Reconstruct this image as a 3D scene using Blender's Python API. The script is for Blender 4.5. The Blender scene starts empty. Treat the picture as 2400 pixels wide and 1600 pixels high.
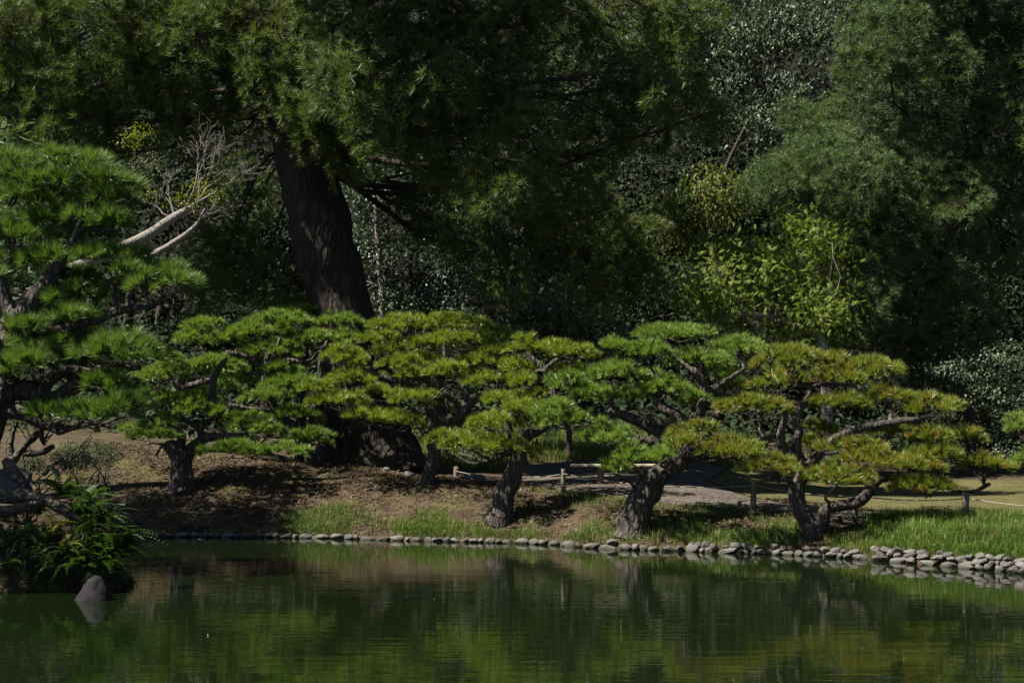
import bpy, math, random
import numpy as np
R = math.radians
rng = np.random.default_rng(7)
random.seed(7)
SC = bpy.context.scene
COL = SC.collection

# ---------------------------------------------------------------- camera
F = 3904.0          # focal length in photo pixels (photo 2400 wide)
H = 2.43            # lens height above the water
HOR = 1000.0        # photo row of the horizon
cd = bpy.data.cameras.new('camera'); cam = bpy.data.objects.new('camera', cd); COL.objects.link(cam)
cd.sensor_width = 36.0; cd.lens = F / 2400 * 36.0; cd.shift_y = (HOR - 800) / 2400
cam.location = (0, 0, H); cam.rotation_euler = (R(90), 0, 0)
cd.clip_start = 0.1; cd.clip_end = 600
SC.camera = cam
# ---------------------------------------------------------------- sky, sun, exposure
TS = np.array([-0.56, -0.20, 0.80]); TS = TS / np.linalg.norm(TS)     # towards the sun
w = bpy.data.worlds.new('World'); SC.world = w; w.use_nodes = True
nt = w.node_tree
sky = nt.nodes.new('ShaderNodeTexSky'); sky.sky_type = 'NISHITA'; sky.sun_disc = False
sky.sun_elevation = math.asin(TS[2]); sky.sun_rotation = math.atan2(TS[0], TS[1])
sky.air_density = 0.42; sky.dust_density = 0.3; sky.ozone_density = 1.0
bg = nt.nodes['Background']; bg.inputs['Strength'].default_value = 0.05
nt.links.new(sky.outputs[0], bg.inputs['Color'])
sd = bpy.data.lights.new('sun', 'SUN'); so = bpy.data.objects.new('sun', sd); COL.objects.link(so)
sd.energy = 5.0; sd.angle = R(0.5); sd.color = (1.0, 0.94, 0.84)
from mathutils import Vector
so.rotation_euler = Vector(TS).to_track_quat('Z', 'Y').to_euler(); so.location = (-30, -5, 40)
SC.view_settings.view_transform = 'Standard'; SC.view_settings.look = 'None'
SC.view_settings.exposure = 1.5; SC.view_settings.gamma = 1.0

# ---------------------------------------------------------------- helpers
def W(u, v, Y):
    return np.array([(u - 1200) / F * Y, Y, H + (HOR - v) / F * Y])
ZO = {1: (0, 300, 600 / 1882), 2: (0, 800, 600 / 1447), 3: (300, 700, 600 / 1568), 4: (700, 700, 600 / 1568),
      5: (1200, 740, 600 / 1568), 6: (1700, 780, 700 / 1829), 0: (0, 0, 1.0)}
def zp(n, x, y):
    o = ZO[n]; return o[0] + x * o[2], o[1] + y * o[2]

def _hash(i, j, k):
    n = (i * 374761393 + j * 668265263 + k * 2147483647 * 3 + 1013904223) & 0xffffffff
    n = ((n ^ (n >> 13)) * 1274126177) & 0xffffffff
    n = (n ^ (n >> 16)) & 0xffffffff
    return n / 4294967295.0
def vnoise(p):
    p = np.asarray(p, float); i = np.floor(p).astype(np.int64); f = p - i; f = f * f * (3 - 2 * f)
    r = 0
    for dx in (0, 1):
        for dy in (0, 1):
            for dz in (0, 1):
                wgt = (f[..., 0] if dx else 1 - f[..., 0]) * (f[..., 1] if dy else 1 - f[..., 1]) * (f[..., 2] if dz else 1 - f[..., 2])
                r = r + wgt * _hash(i[..., 0] + dx, i[..., 1] + dy, i[..., 2] + dz)
    return r * 2 - 1
def fbm(p, o=3):
    p = np.asarray(p, float); r = 0; a = 1; t = 0
    for k in range(o):
        r = r + a * vnoise(p * 2 ** k + 17.3 * k); t += a; a *= .5
    return r / t
def norm(a):
    return a / np.maximum(np.linalg.norm(a, axis=-1, keepdims=True), 1e-9)
def rdir(n):
    return norm(rng.normal(size=(n, 3)))

def mesh(name, V, Fc, mat, smooth=False):
    V = np.ascontiguousarray(V, dtype=np.float32); Fc = np.ascontiguousarray(Fc, dtype=np.int32)
    me = bpy.data.meshes.new(name); k = Fc.shape[1]
    me.vertices.add(len(V)); me.vertices.foreach_set('co', V.ravel())
    me.loops.add(Fc.size); me.loops.foreach_set('vertex_index', Fc.ravel())
    me.polygons.add(len(Fc)); me.polygons.foreach_set('loop_start', np.arange(0, Fc.size, k, dtype=np.int32))
    try: me.polygons.foreach_set('loop_total', np.full(len(Fc), k, dtype=np.int32))
    except Exception: pass
    me.polygons.foreach_set('use_smooth', np.full(len(Fc), smooth, dtype=bool))
    me.update(calc_edges=True); me.validate()
    me.materials.append(mat)
    return me
def link(name, data, parent=None, loc=None):
    o = bpy.data.objects.new(name, data); COL.objects.link(o)
    if parent is not None: o.parent = parent
    if loc is not None: o.location = loc
    return o
def tag(o, label=None, cat=None, group=None, kind=None):
    if label: o['label'] = label
    if cat: o['category'] = cat
    if group: o['group'] = group
    if kind: o['kind'] = kind
    return o
def thing(name, label, cat, base, group=None):
    o = bpy.data.objects.new(name, None); COL.objects.link(o); o.location = Vector(base); o.empty_display_size = .2
    return tag(o, label, cat, group)
def part(name, V, Fc, mat, parent, smooth=False):
    """mesh in world coordinates, made a child of a thing standing (unrotated) at parent.location"""
    V = np.asarray(V, float)
    off = np.zeros(3); q = parent
    while q is not None:
        off = off + np.array(q.location); q = q.parent
    c = V.mean(axis=0)
    o = link(name, mesh(name, V - c, Fc, mat, smooth), parent)
    o.location = Vector(c - off)
    return o

# ---------------------------------------------------------------- materials
def newmat(name):
    m = bpy.data.materials.new(name); m.use_nodes = True
    n = m.node_tree; return m, n, n.nodes, n.links, n.nodes['Principled BSDF'], n.nodes['Material Output']
def rampnode(N, L, src, stops):
    r = N.new('ShaderNodeValToRGB'); e = r.color_ramp.elements
    while len(e) > 1: e.remove(e[-1])
    e[0].position = stops[0][0]; e[0].color = (*stops[0][1], 1)
    for p, c in stops[1:]:
        q = e.new(p); q.color = (*c, 1)
    L.new(src, r.inputs['Fac']); return r
def noise(N, L, scale, detail=3, vec=None, rough=.55, dist=0):
    t = N.new('ShaderNodeTexNoise'); t.inputs['Scale'].default_value = scale; t.inputs['Detail'].default_value = detail
    t.inputs['Roughness'].default_value = rough; t.inputs['Distortion'].default_value = dist
    if vec is not None: L.new(vec, t.inputs['Vector'])
    return t
def position(N):
    g = N.new('ShaderNodeNewGeometry'); return g
def mixc(N, L, fac, a, b):
    m = N.new('ShaderNodeMix'); m.data_type = 'RGBA'
    for s, i in ((fac, 0), (a, 6), (b, 7)):
        if isinstance(s, (int, float)): m.inputs[i].default_value = s
        elif isinstance(s, tuple): m.inputs[i].default_value = (*s, 1)
        else: L.new(s, m.inputs[i])
    return m.outputs[2]

def leafmat(name, stops, rough=.45, spec=.35, trans=.42, nscale=.8, tcol=(1.2, 1.25, .6), extra=None):
    """stops: ramp over per-leaf random; a low noise shifts whole clumps"""
    m, n, N, L, P, out = newmat(name)
    g = N.new('ShaderNodeNewGeometry')
    ns = noise(N, L, nscale, 2, g.outputs['Position'])
    ad = N.new('ShaderNodeMath'); ad.operation = 'MULTIPLY_ADD'; L.new(g.outputs['Random Per Island'], ad.inputs[0]); ad.inputs[1].default_value = .55
    mr = N.new('ShaderNodeMapRange'); L.new(ns.outputs['Fac'], mr.inputs['Value']); mr.inputs['From Min'].default_value = .3; mr.inputs['From Max'].default_value = .7
    mr.inputs['To Min'].default_value = 0; mr.inputs['To Max'].default_value = .45
    L.new(mr.outputs[0], ad.inputs[2])
    r = rampnode(N, L, ad.outputs[0], stops); col = r.outputs['Color']
    if extra:   # (colour, amount, noise scale): dry / rusty needles in patches
        c2, amt, sc = extra
        n2 = noise(N, L, sc, 3, g.outputs['Position'])
        s = N.new('ShaderNodeMath'); s.operation = 'MULTIPLY_ADD'; L.new(g.outputs['Random Per Island'], s.inputs[0]); s.inputs[1].default_value = .35
        L.new(n2.outputs['Fac'], s.inputs[2])
        t = N.new('ShaderNodeMapRange'); L.new(s.outputs[0], t.inputs['Value']); t.inputs['From Min'].default_value = 1 - amt; t.inputs['From Max'].default_value = 1 - amt + .12
        col = mixc(N, L, t.outputs[0], col, c2)
    L.new(col, P.inputs['Base Color'])
    P.inputs['Roughness'].default_value = rough; P.inputs['Specular IOR Level'].default_value = spec
    if trans > 0:
        tr = N.new('ShaderNodeBsdfTranslucent')
        mm = N.new('ShaderNodeMix'); mm.data_type = 'RGBA'; mm.blend_type = 'MULTIPLY'; mm.inputs[0].default_value = 1
        L.new(col, mm.inputs[6]); mm.inputs[7].default_value = (*tcol, 1); L.new(mm.outputs[2], tr.inputs['Color'])
        ms = N.new('ShaderNodeMixShader'); ms.inputs[0].default_value = trans
        L.new(P.outputs[0], ms.inputs[1]); L.new(tr.outputs[0], ms.inputs[2]); L.new(ms.outputs[0], out.inputs['Surface'])
    return m

M = {}
def g3(a, b, c): return [(0.0, a), (.5, b), (1.0, c)]
M['needle'] = leafmat('niwaki_needles', g3((.068, .115, .018), (.130, .205, .030), (.220, .300, .070)), nscale=1.2, rough=.4, spec=.5, trans=.36)
M['needle_yellow'] = leafmat('niwaki_needles_yellow', g3((.075, .108, .012), (.155, .205, .022), (.260, .300, .050)), nscale=1.2, rough=.4, spec=.5, trans=.36)
M['needle_rust'] = leafmat('niwaki_needles_rusty', g3((.072, .105, .014), (.140, .185, .022), (.240, .265, .050)), nscale=1.4, rough=.4, spec=.5, trans=.36, extra=((.28, .135, .035), .225, 4.0))
M['needle_left'] = leafmat('long_needles', g3((.046, .090, .016), (.085, .152, .024), (.150, .220, .050)), nscale=1.0, rough=.4, spec=.5, trans=.34)
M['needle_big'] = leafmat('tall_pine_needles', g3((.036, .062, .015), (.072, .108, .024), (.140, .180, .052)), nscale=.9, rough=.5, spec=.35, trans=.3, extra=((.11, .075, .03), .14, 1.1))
M['needle_blue'] = leafmat('right_pine_needles', g3((.040, .068, .025), (.074, .118, .042), (.130, .180, .070)), nscale=.9, rough=.5, spec=.35, trans=.3, extra=((.10, .07, .03), .14, 1.1))
M['leaf_gloss'] = leafmat('glossy_evergreen_leaves', g3((.014, .027, .012), (.026, .046, .019), (.055, .082, .038)), rough=.45, spec=.4, trans=.15)
M['leaf_gloss2'] = leafmat('oak_leaves', g3((.022, .036, .016), (.036, .056, .024), (.070, .090, .045)), rough=.5, spec=.35, trans=.1)
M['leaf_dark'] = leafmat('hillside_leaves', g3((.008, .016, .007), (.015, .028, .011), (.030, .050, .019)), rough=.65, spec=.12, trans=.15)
M['leaf_compound'] = leafmat('compound_leaves', g3((.068, .108, .014), (.125, .178, .022), (.200, .245, .045)), rough=.55, spec=.3, trans=.4, extra=((.30, .10, .03), .06, 3.0))
M['leaf_compound_l'] = leafmat('pale_compound_leaves', g3((.045, .085, .025), (.080, .130, .045), (.150, .200, .090)), rough=.55, spec=.35, trans=.3)
M['leaf_turning'] = leafmat('turning_leaves', g3((.050, .075, .016), (.085, .110, .022), (.180, .190, .050)), rough=.55, spec=.3, trans=.35, extra=((.33, .17, .03), .13, 2.2))
M['leaf_redtip'] = leafmat('redtip_leaves', g3((.030, .050, .020), (.050, .078, .030), (.090, .115, .060)), rough=.42, spec=.45, trans=.15, extra=((.22, .06, .03), .06, 3.0))
M['leaf_sprig'] = leafmat('yellow_green_leaves', g3((.10, .13, .012), (.16, .19, .016), (.24, .25, .03)), rough=.4, spec=.3, trans=.4)
M['leaf_azalea'] = leafmat('azalea_leaves', g3((.030, .040, .018), (.055, .068, .028), (.110, .115, .065)), rough=.6, spec=.25, trans=.15)
M['fern'] = leafmat('fern_fronds', g3((.020, .046, .012), (.034, .072, .017), (.060, .105, .025)), rough=.6, spec=.25, trans=.3, nscale=2.5)
M['fern_yellow'] = leafmat('yellow_fern_fronds', g3((.080, .085, .015), (.14, .13, .022), (.22, .18, .04)), rough=.45, spec=.3, trans=.3)
M['grass'] = leafmat('bank_grass', g3((.045, .085, .014), (.080, .135, .020), (.140, .200, .040)), rough=.45, spec=.3, trans=.3, extra=((.22, .17, .07), .16, 2.0))
M['grass_dry'] = leafmat('lawn_blades', g3((.055, .060, .018), (.095, .092, .034), (.155, .135, .060)), rough=.6, spec=.15, trans=.2)
M['grass_back'] = leafmat('meadow_blades', g3((.050, .080, .016), (.085, .120, .024), (.150, .170, .050)), rough=.55, spec=.2, trans=.3, extra=((.20, .15, .07), .15, 1.5))
M['litter'] = leafmat('pine_litter', g3((.030, .020, .012), (.085, .060, .036), (.220, .165, .105)), rough=.7, spec=.1, trans=0, nscale=3)
M['sedge'] = leafmat('dark_sedge', g3((.016, .026, .008), (.028, .044, .012), (.050, .066, .020)), rough=.45, spec=.3, trans=.2)

def barkmat(name, dark, light, zs=.28, scale=9.0, strength=.9, moss=0.0):
    m, n, N, L, P, out = newmat(name)
    g = N.new('ShaderNodeNewGeometry')
    mp = N.new('ShaderNodeMapping'); mp.inputs['Scale'].default_value = (1, 1, zs); L.new(g.outputs['Position'], mp.inputs['Vector'])
    nd = noise(N, L, 3.5, 3, mp.outputs[0])
    mx = N.new('ShaderNodeMix'); mx.data_type = 'RGBA'; mx.blend_type = 'LINEAR_LIGHT'; mx.inputs[0].default_value = .12
    L.new(mp.outputs[0], mx.inputs[6]); L.new(nd.outputs['Color'], mx.inputs[7])
    vo = N.new('ShaderNodeTexVoronoi'); vo.feature = 'DISTANCE_TO_EDGE'; vo.inputs['Scale'].default_value = scale; L.new(mx.outputs[2], vo.inputs['Vector'])
    nf = noise(N, L, scale * 4, 4, mp.outputs[0])
    cr = rampnode(N, L, vo.outputs['Distance'], [(0, tuple(c * .35 for c in dark)), (.10, dark), (.45, light)])
    big = noise(N, L, 2.3, 3, g.outputs['Position'])
    c = mixc(N, L, nf.outputs['Fac'], cr.outputs['Color'], dark)
    if moss:
        gm = N.new('ShaderNodeMapRange'); L.new(big.outputs['Fac'], gm.inputs['Value']); gm.inputs['From Min'].default_value = .5; gm.inputs['From Max'].default_value = .75
        gm.inputs['To Max'].default_value = moss
        c = mixc(N, L, gm.outputs[0], c, (.05, .06, .025))
    L.new(c, P.inputs['Base Color']); P.inputs['Roughness'].default_value = .85; P.inputs['Specular IOR Level'].default_value = .25
    ht = N.new('ShaderNodeMapRange'); L.new(vo.outputs['Distance'], ht.inputs['Value']); ht.inputs['From Max'].default_value = .28
    a = N.new('ShaderNodeMath'); a.operation = 'MULTIPLY_ADD'; L.new(nf.outputs['Fac'], a.inputs[0]); a.inputs[1].default_value = .35; L.new(ht.outputs[0], a.inputs[2])
    b = N.new('ShaderNodeBump'); b.inputs['Strength'].default_value = strength; b.inputs['Distance'].default_value = .035; L.new(a.outputs[0], b.inputs['Height'])
    L.new(b.outputs[0], P.inputs['Normal'])
    return m
M['bark'] = barkmat('black_pine_bark', (.050, .040, .033), (.150, .128, .112), moss=.4)
M['bark_big'] = barkmat('old_pine_bark', (.022, .016, .012), (.066, .051, .040), zs=.3, scale=4.5, strength=1.0, moss=.3)
M['bark_grey'] = barkmat('smooth_grey_bark', (.17, .15, .13), (.26, .24, .215), zs=.6, scale=14, strength=.25)
M['bark_root'] = barkmat('weathered_wood', (.060, .050, .040), (.17, .15, .125), zs=1, scale=10, strength=.8, moss=.5)
M['twig'] = barkmat('twig_bark', (.045, .035, .028), (.11, .095, .08), zs=1, scale=20, strength=.4)
M['twig_dead'] = barkmat('dead_twigs', (.15, .12, .11), (.26, .215, .20), zs=1, scale=20, strength=.3)

def stonemat():
    m, n, N, L, P, out = newmat('river_stone')
    g = N.new('ShaderNodeNewGeometry'); oi = N.new('ShaderNodeObjectInfo')
    n1 = noise(N, L, 6, 4, g.outputs['Position']); n2 = noise(N, L, 45, 4, g.outputs['Position'])
    r = rampnode(N, L, oi.outputs['Random'], [(0, (.045, .040, .037)), (.3, (.085, .08, .076)), (.6, (.16, .148, .137)), (.8, (.10, .088, .08)), (1, (.20, .18, .16))])
    c = mixc(N, L, n1.outputs['Fac'], r.outputs['Color'], (.075, .07, .06))
    sp = N.new('ShaderNodeMapRange'); L.new(n2.outputs['Fac'], sp.inputs['Value']); sp.inputs['From Min'].default_value = .55; sp.inputs['From Max'].default_value = .72; sp.inputs['To Max'].default_value = .6
    c = mixc(N, L, sp.outputs[0], c, (.26, .245, .22))
    # wet and algae-dark belt at the waterline
    sx = N.new('ShaderNodeSeparateXYZ'); L.new(g.outputs['Position'], sx.inputs[0])
    wz = N.new('ShaderNodeMath'); wz.operation = 'MULTIPLY_ADD'; L.new(n1.outputs['Fac'], wz.inputs[0]); wz.inputs[1].default_value = -.06; L.new(sx.outputs['Z'], wz.inputs[2])
    wm = N.new('ShaderNodeMapRange'); L.new(wz.outputs[0], wm.inputs['Value']); wm.inputs['From Min'].default_value = -.005; wm.inputs['From Max'].default_value = .035
    wm.inputs['To Min'].default_value = .85; wm.inputs['To Max'].default_value = 0
    c = mixc(N, L, wm.outputs[0], c, (.035, .036, .022))
    L.new(c, P.inputs['Base Color']); P.inputs['Roughness'].default_value = .8; P.inputs['Specular IOR Level'].default_value = .2
    b = N.new('ShaderNodeBump'); b.inputs['Strength'].default_value = .8; b.inputs['Distance'].default_value = .03; L.new(n2.outputs['Fac'], b.inputs['Height']); L.new(b.outputs[0], P.inputs['Normal'])
    return m
M['stone'] = stonemat()

def groundmat(name, stops, scale=3.0, fine=70, strength=.8, extra=None, forest=False):
    m, n, N, L, P, out = newmat(name)
    g = N.new('ShaderNodeNewGeometry')
    n1 = noise(N, L, scale, 5, g.outputs['Position']); n2 = noise(N, L, fine, 4, g.outputs['Position'], .65)
    mx = N.new('ShaderNodeMath'); mx.operation = 'MULTIPLY_ADD'; L.new(n2.outputs['Fac'], mx.inputs[0]); mx.inputs[1].default_value = .9
    sb = N.new('ShaderNodeMath'); sb.operation = 'SUBTRACT'; L.new(n1.outputs['Fac'], sb.inputs[0]); sb.inputs[1].default_value = .45
    L.new(sb.outputs[0], mx.inputs[2])
    r = rampnode(N, L, mx.outputs[0], stops); c = r.outputs['Color']
    if extra:
        n3 = noise(N, L, extra[1], 4, g.outputs['Position'])
        t = N.new('ShaderNodeMapRange'); L.new(n3.outputs['Fac'], t.inputs['Value']); t.inputs['From Min'].default_value = .52; t.inputs['From Max'].default_value = .66
        t.inputs['To Max'].default_value = extra[2]
        c = mixc(N, L, t.outputs[0], c, extra[0])
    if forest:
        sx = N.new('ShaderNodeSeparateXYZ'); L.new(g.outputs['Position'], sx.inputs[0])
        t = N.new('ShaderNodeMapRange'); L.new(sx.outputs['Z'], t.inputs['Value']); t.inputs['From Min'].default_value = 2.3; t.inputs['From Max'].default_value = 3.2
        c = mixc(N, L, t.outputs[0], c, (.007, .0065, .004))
    L.new(c, P.inputs['Base Color']); P.inputs['Roughness'].default_value = .95; P.inputs['Specular IOR Level'].default_value = .1
    b = N.new('ShaderNodeBump'); b.inputs['Strength'].default_value = strength; b.inputs['Distance'].default_value = .03; L.new(n2.outputs['Fac'], b.inputs['Height']); L.new(b.outputs[0], P.inputs['Normal'])
    return m
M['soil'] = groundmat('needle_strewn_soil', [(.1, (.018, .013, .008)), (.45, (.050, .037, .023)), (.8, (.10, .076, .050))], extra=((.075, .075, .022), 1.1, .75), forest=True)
M['path'] = groundmat('gravel_path', [(.1, (.048, .042, .036)), (.5, (.078, .068, .059)), (.9, (.125, .108, .093))], scale=1.5, fine=120, strength=.4)
M['lawn'] = groundmat('dry_lawn', [(.1, (.050, .050, .018)), (.5, (.085, .080, .032)), (.9, (.13, .115, .052))], scale=1.2, fine=90)

def watermat():
    m, n, N, L, P, out = newmat('pond_water')
    g = N.new('ShaderNodeNewGeometry')
    P.inputs['Base Color'].default_value = (.0042, .0080, .0022, 1); P.inputs['Roughness'].default_value = .02; P.inputs['IOR'].default_value = 1.333
    P.inputs['Specular IOR Level'].default_value = .5
    mp = N.new('ShaderNodeMapping'); mp.inputs['Scale'].default_value = (.55, 3.2, 1); L.new(g.outputs['Position'], mp.inputs['Vector'])
    n1 = noise(N, L, 1.0, 3, mp.outputs[0], .5, .4)
    mp2 = N.new('ShaderNodeMapping'); mp2.inputs['Scale'].default_value = (1.6, 9.5, 1); mp2.inputs['Rotation'].default_value = (0, 0, R(6)); L.new(g.outputs['Position'], mp2.inputs['Vector'])
    n2 = noise(N, L, 1.0, 2, mp2.outputs[0], .5, .3)
    a = N.new('ShaderNodeMath'); a.operation = 'MULTIPLY_ADD'; L.new(n2.outputs['Fac'], a.inputs[0]); a.inputs[1].default_value = .3; L.new(n1.outputs['Fac'], a.inputs[2])
    # calm and breezy stretches
    n3 = noise(N, L, .14, 2, g.outputs['Position'])
    cm = N.new('ShaderNodeMapRange'); L.new(n3.outputs['Fac'], cm.inputs['Value']); cm.inputs['From Min'].default_value = .35; cm.inputs['From Max'].default_value = .65; cm.inputs['To Min'].default_value = .35; cm.inputs['To Max'].default_value = 1
    b = N.new('ShaderNodeBump'); b.inputs['Distance'].default_value = .0045
    L.new(cm.outputs[0], b.inputs['Strength']); L.new(a.outputs[0], b.inputs['Height']); L.new(b.outputs[0], P.inputs['Normal'])
    return m
M['water'] = watermat()
def plain(name, c, rough=.8, var=.25, sc=25):
    m, n, N, L, P, out = newmat(name)
    g = N.new('ShaderNodeNewGeometry'); t = noise(N, L, sc, 4, g.outputs['Position'])
    r = rampnode(N, L, t.outputs['Fac'], [(.3, tuple(x * (1 - var) for x in c)), (.7, tuple(min(1, x * (1 + var)) for x in c))])
    L.new(r.outputs['Color'], P.inputs['Base Color']); P.inputs['Roughness'].default_value = rough; P.inputs['Specular IOR Level'].default_value = .2
    b = N.new('ShaderNodeBump'); b.inputs['Strength'].default_value = .6; b.inputs['Distance'].default_value = .01; L.new(t.outputs['Fac'], b.inputs['Height']); L.new(b.outputs[0], P.inputs['Normal'])
    return m
M['post'] = plain('weathered_post_wood', (.13, .115, .085), .85, .4, 40)
M['rope'] = plain('pale_rope', (.19, .165, .13), .9, .2, 80)
M['bench'] = plain('bench_wood', (.44, .39, .29), .8, .3, 30)
M['bench_leg'] = plain('bench_log', (.16, .125, .07), .9, .3, 30)
M['red'] = plain('red_leaf', (.42, .05, .03), .6)
M['pale'] = plain('pale_dry_leaf', (.55, .50, .40), .6)

# ---------------------------------------------------------------- terrain
SU = np.array([-400, 290, 450, 600, 740, 870, 1000, 1200, 1300, 1380, 1480, 1600, 1700, 1860, 2000, 2100, 2200, 2300, 2400, 2700], float)
SV = np.array([1258, 1258, 1258, 1260, 1261, 1265, 1268, 1273, 1277, 1284, 1289, 1292, 1296, 1301, 1309, 1317, 1326, 1335, 1345, 1375], float)
SY = F * H / (SV - HOR)
def shoreY(u): return np.interp(u, SU, SY)
DD = np.array([-30, -6, -1.2, 0, .2, .5, 1.2, 2.5, 4, 6, 9, 14, 25, 45, 120, 300], float)
far = lambda a, b: [a, b, 21, 62, 70]
pre = [-.9, -.9, -.7, -.12, .10, .22]
TC = {
 -400: pre + [.60, 1.25, 1.75, 2.2, 2.3] + far(2.4, 3.2),
  250: pre + [.60, 1.20, 1.65, 2.15, 2.2] + far(2.2, 3.2),
  500: pre + [.55, 1.16, 1.55, 1.80, 1.85] + far(1.95, 3.1),
  800: pre + [.52, 1.02, 1.40, 1.50, 1.50] + far(1.80, 3.1),
 1000: pre + [.52, 1.05, 1.22, 1.26, 1.28] + far(1.72, 3.1),
 1200: pre + [.53, .93, 1.10, 1.16, 1.22] + far(1.70, 3.1),
 1400: pre + [.44, .84, 1.00, 1.14, 1.22] + far(1.62, 3.0),
 1600: pre + [.40, .75, .90, 1.00, 1.10] + far(1.40, 2.7),
 1800: pre + [.38, .72, .80, .85, .90] + far(1.02, 2.2),
 2000: pre + [.37, .60, .68, .72, .80] + far(.90, 1.8),
 2263: pre + [.36, .55, .65, .68, .75] + far(.86, 1.5),
 2700: pre + [.36, .55, .65, .68, .75] + far(.86, 1.4),
}
TU = np.array(sorted(TC)); TZ = np.array([TC[k] for k in sorted(TC)], float)
PEN = np.array([(-5.75, 25.2), (-6.15, 27.2), (-7.3, 30), (-8.3, 33), (-8.9, 36.5), (-22, 37), (-22, 23.3), (-11, 23.9), (-8, 24.4), (-6.6, 24.6)])
def sdpoly(x, y, P):
    d = np.full(np.shape(x), 1e9); ins = np.zeros(np.shape(x), bool)
    for i in range(len(P)):
        a = P[i]; b = P[(i + 1) % len(P)]; e = b - a
        t = np.clip(((x - a[0]) * e[0] + (y - a[1]) * e[1]) / (e @ e), 0, 1)
        d = np.minimum(d, np.hypot(x - a[0] - t * e[0], y - a[1] - t * e[1]))
        c = ((a[1] > y) != (b[1] > y)) & (x < (b[0] - a[0]) * (y - a[1]) / (b[1] - a[1] + 1e-12) + a[0])
        ins ^= c
    return np.where(ins, d, -d)
def ground(x, y, detail=True):
    x = np.asarray(x, float); y = np.asarray(y, float)
    ys = np.maximum(y, 8); u = np.clip(1200 + x / ys * F, -400, 2699)
    d = y - shoreY(u)
    k = np.clip(np.searchsorted(TU, u, side='right') - 1, 0, len(TU) - 2); t = (u - TU[k]) / (TU[k + 1] - TU[k]); t = t * t * (3 - 2 * t)
    j = np.clip(np.searchsorted(DD, d, side='right') - 1, 0, len(DD) - 2); s = np.clip((d - DD[j]) / (DD[j + 1] - DD[j]), 0, 1)
    za = TZ[k, j] * (1 - s) + TZ[k, j + 1] * s; zb = TZ[k + 1, j] * (1 - s) + TZ[k + 1, j + 1] * s
    z = za * (1 - t) + zb * t
    sp = sdpoly(x, y, PEN)
    zp_ = np.interp(sp, [-1.5, -.1, 0, .15, .5, 1.2, 2.5, 5], [-.9, -.35, -.1, .12, .45, .75, .95, 1.1])
    z = np.maximum(z, zp_)
    near = np.interp(y, [-60, -3, -.4, 1.2, 3], [1.0, .86, .83, -.3, -.9]); z = np.maximum(z, np.where(y < 3, near, -9))
    if detail:
        q = np.stack([x, y, 0 * x], -1)
        amp = np.clip((z - .1) * .6, 0, 1)
        z = z + amp * (.10 * fbm(q * .55, 2) + .035 * fbm(q * 2.7 + 5, 2)) + np.clip((d - 25) * .05, 0, 1) * 1.2 * fbm(q * .2 + 9, 2)
    return z
def hit(u, v, y0=20.0, y1=75.0):
    """where the view ray through photo pixel (u, v) meets the terrain"""
    Y = np.linspace(y0, y1, 3000); P = W(u, v, Y[:, None][:, 0]) if False else np.stack([(u - 1200) / F * Y, Y, H + (HOR - v) / F * Y], -1)
    g = ground(P[:, 0], P[:, 1]); b = np.nonzero(P[:, 2] <= g)[0]
    i = b[0] if len(b) else len(Y) - 1
    return np.array([P[i, 0], P[i, 1], g[i]])
def gpt(u, Y, sink=0.0):
    x = (u - 1200) / F * Y; return np.array([x, Y, float(ground(x, Y)) - sink])

def gridmesh(xs, ys, zf):
    X, Y = np.meshgrid(xs, ys); V = np.stack([X, Y, zf(X, Y)], -1).reshape(-1, 3)
    nx, ny = len(xs), len(ys); i = np.arange(nx - 1)[None, :] + nx * np.arange(ny - 1)[:, None]
    return V, np.stack([i, i + 1, i + nx + 1, i + nx], -1).reshape(-1, 4)
xs = np.unique(np.concatenate([np.linspace(-110, -20, 24), np.arange(-20, 20.01, .16), np.linspace(20, 110, 24)]))
ys = np.unique(np.concatenate([np.linspace(-60, -4, 10), np.linspace(-4, 4, 12), np.linspace(4, 22, 10), np.arange(22, 52, .16), np.arange(52, 90, .6), np.linspace(90, 300, 20)]))
V, Fc = gridmesh(xs, ys, ground)
tag(link('ground', mesh('ground', V, Fc, M['soil'], True)), kind='structure')
V, Fc = gridmesh(np.linspace(-110, 110, 40), np.linspace(-1.0, 38.5, 20), lambda X, Y: 0 * X)
tag(link('pond_water', mesh('pond_water', V, Fc, M['water'], True)), kind='structure')

def sheet(name, pix, mat, dz, step):
    P3 = np.array([hit(u, v) for u, v in pix]); P = P3[:, :2]
    xs = np.arange(P[:, 0].min() - step, P[:, 0].max() + step, step); ys = np.arange(P[:, 1].min() - step, P[:, 1].max() + step, step)
    V, Fc = gridmesh(xs, ys, lambda X, Y: ground(X, Y) + dz)
    c = V[Fc].mean(1); jig = .12 * fbm(np.stack([c[:, 0], c[:, 1], 0 * c[:, 0]], -1) * 2.2, 2)
    keep = sdpoly(c[:, 0], c[:, 1], P) + jig > 0
    Fc = Fc[keep]; used = np.unique(Fc); mp = np.zeros(len(V), int); mp[used] = np.arange(len(used))
    o = tag(link(name, mesh(name, V[used], mp[Fc], mat, True)), kind='structure'); return o, P
path_px = [(1190, 1112), (1235, 1088), (1400, 1079), (1640, 1084), (1700, 1100), (1650, 1128), (1760, 1170), (1900, 1188), (2080, 1201), (2690, 1220), (2690, 1230),
           (2100, 1212), (1930, 1210), (1770, 1195), (1640, 1186), (1480, 1170), (1340, 1156), (1255, 1138)]
o, PATH = sheet('path', path_px, M['path'], .014, .09)
lawn_px = [(1712, 1100), (1665, 1126), (1770, 1168), (1900, 1185), (2080, 1198), (2690, 1216), (2690, 1138), (2200, 1122), (1900, 1108)]
o, LAWN = sheet('lawn', lawn_px, M['lawn'], .02, .11)

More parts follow.
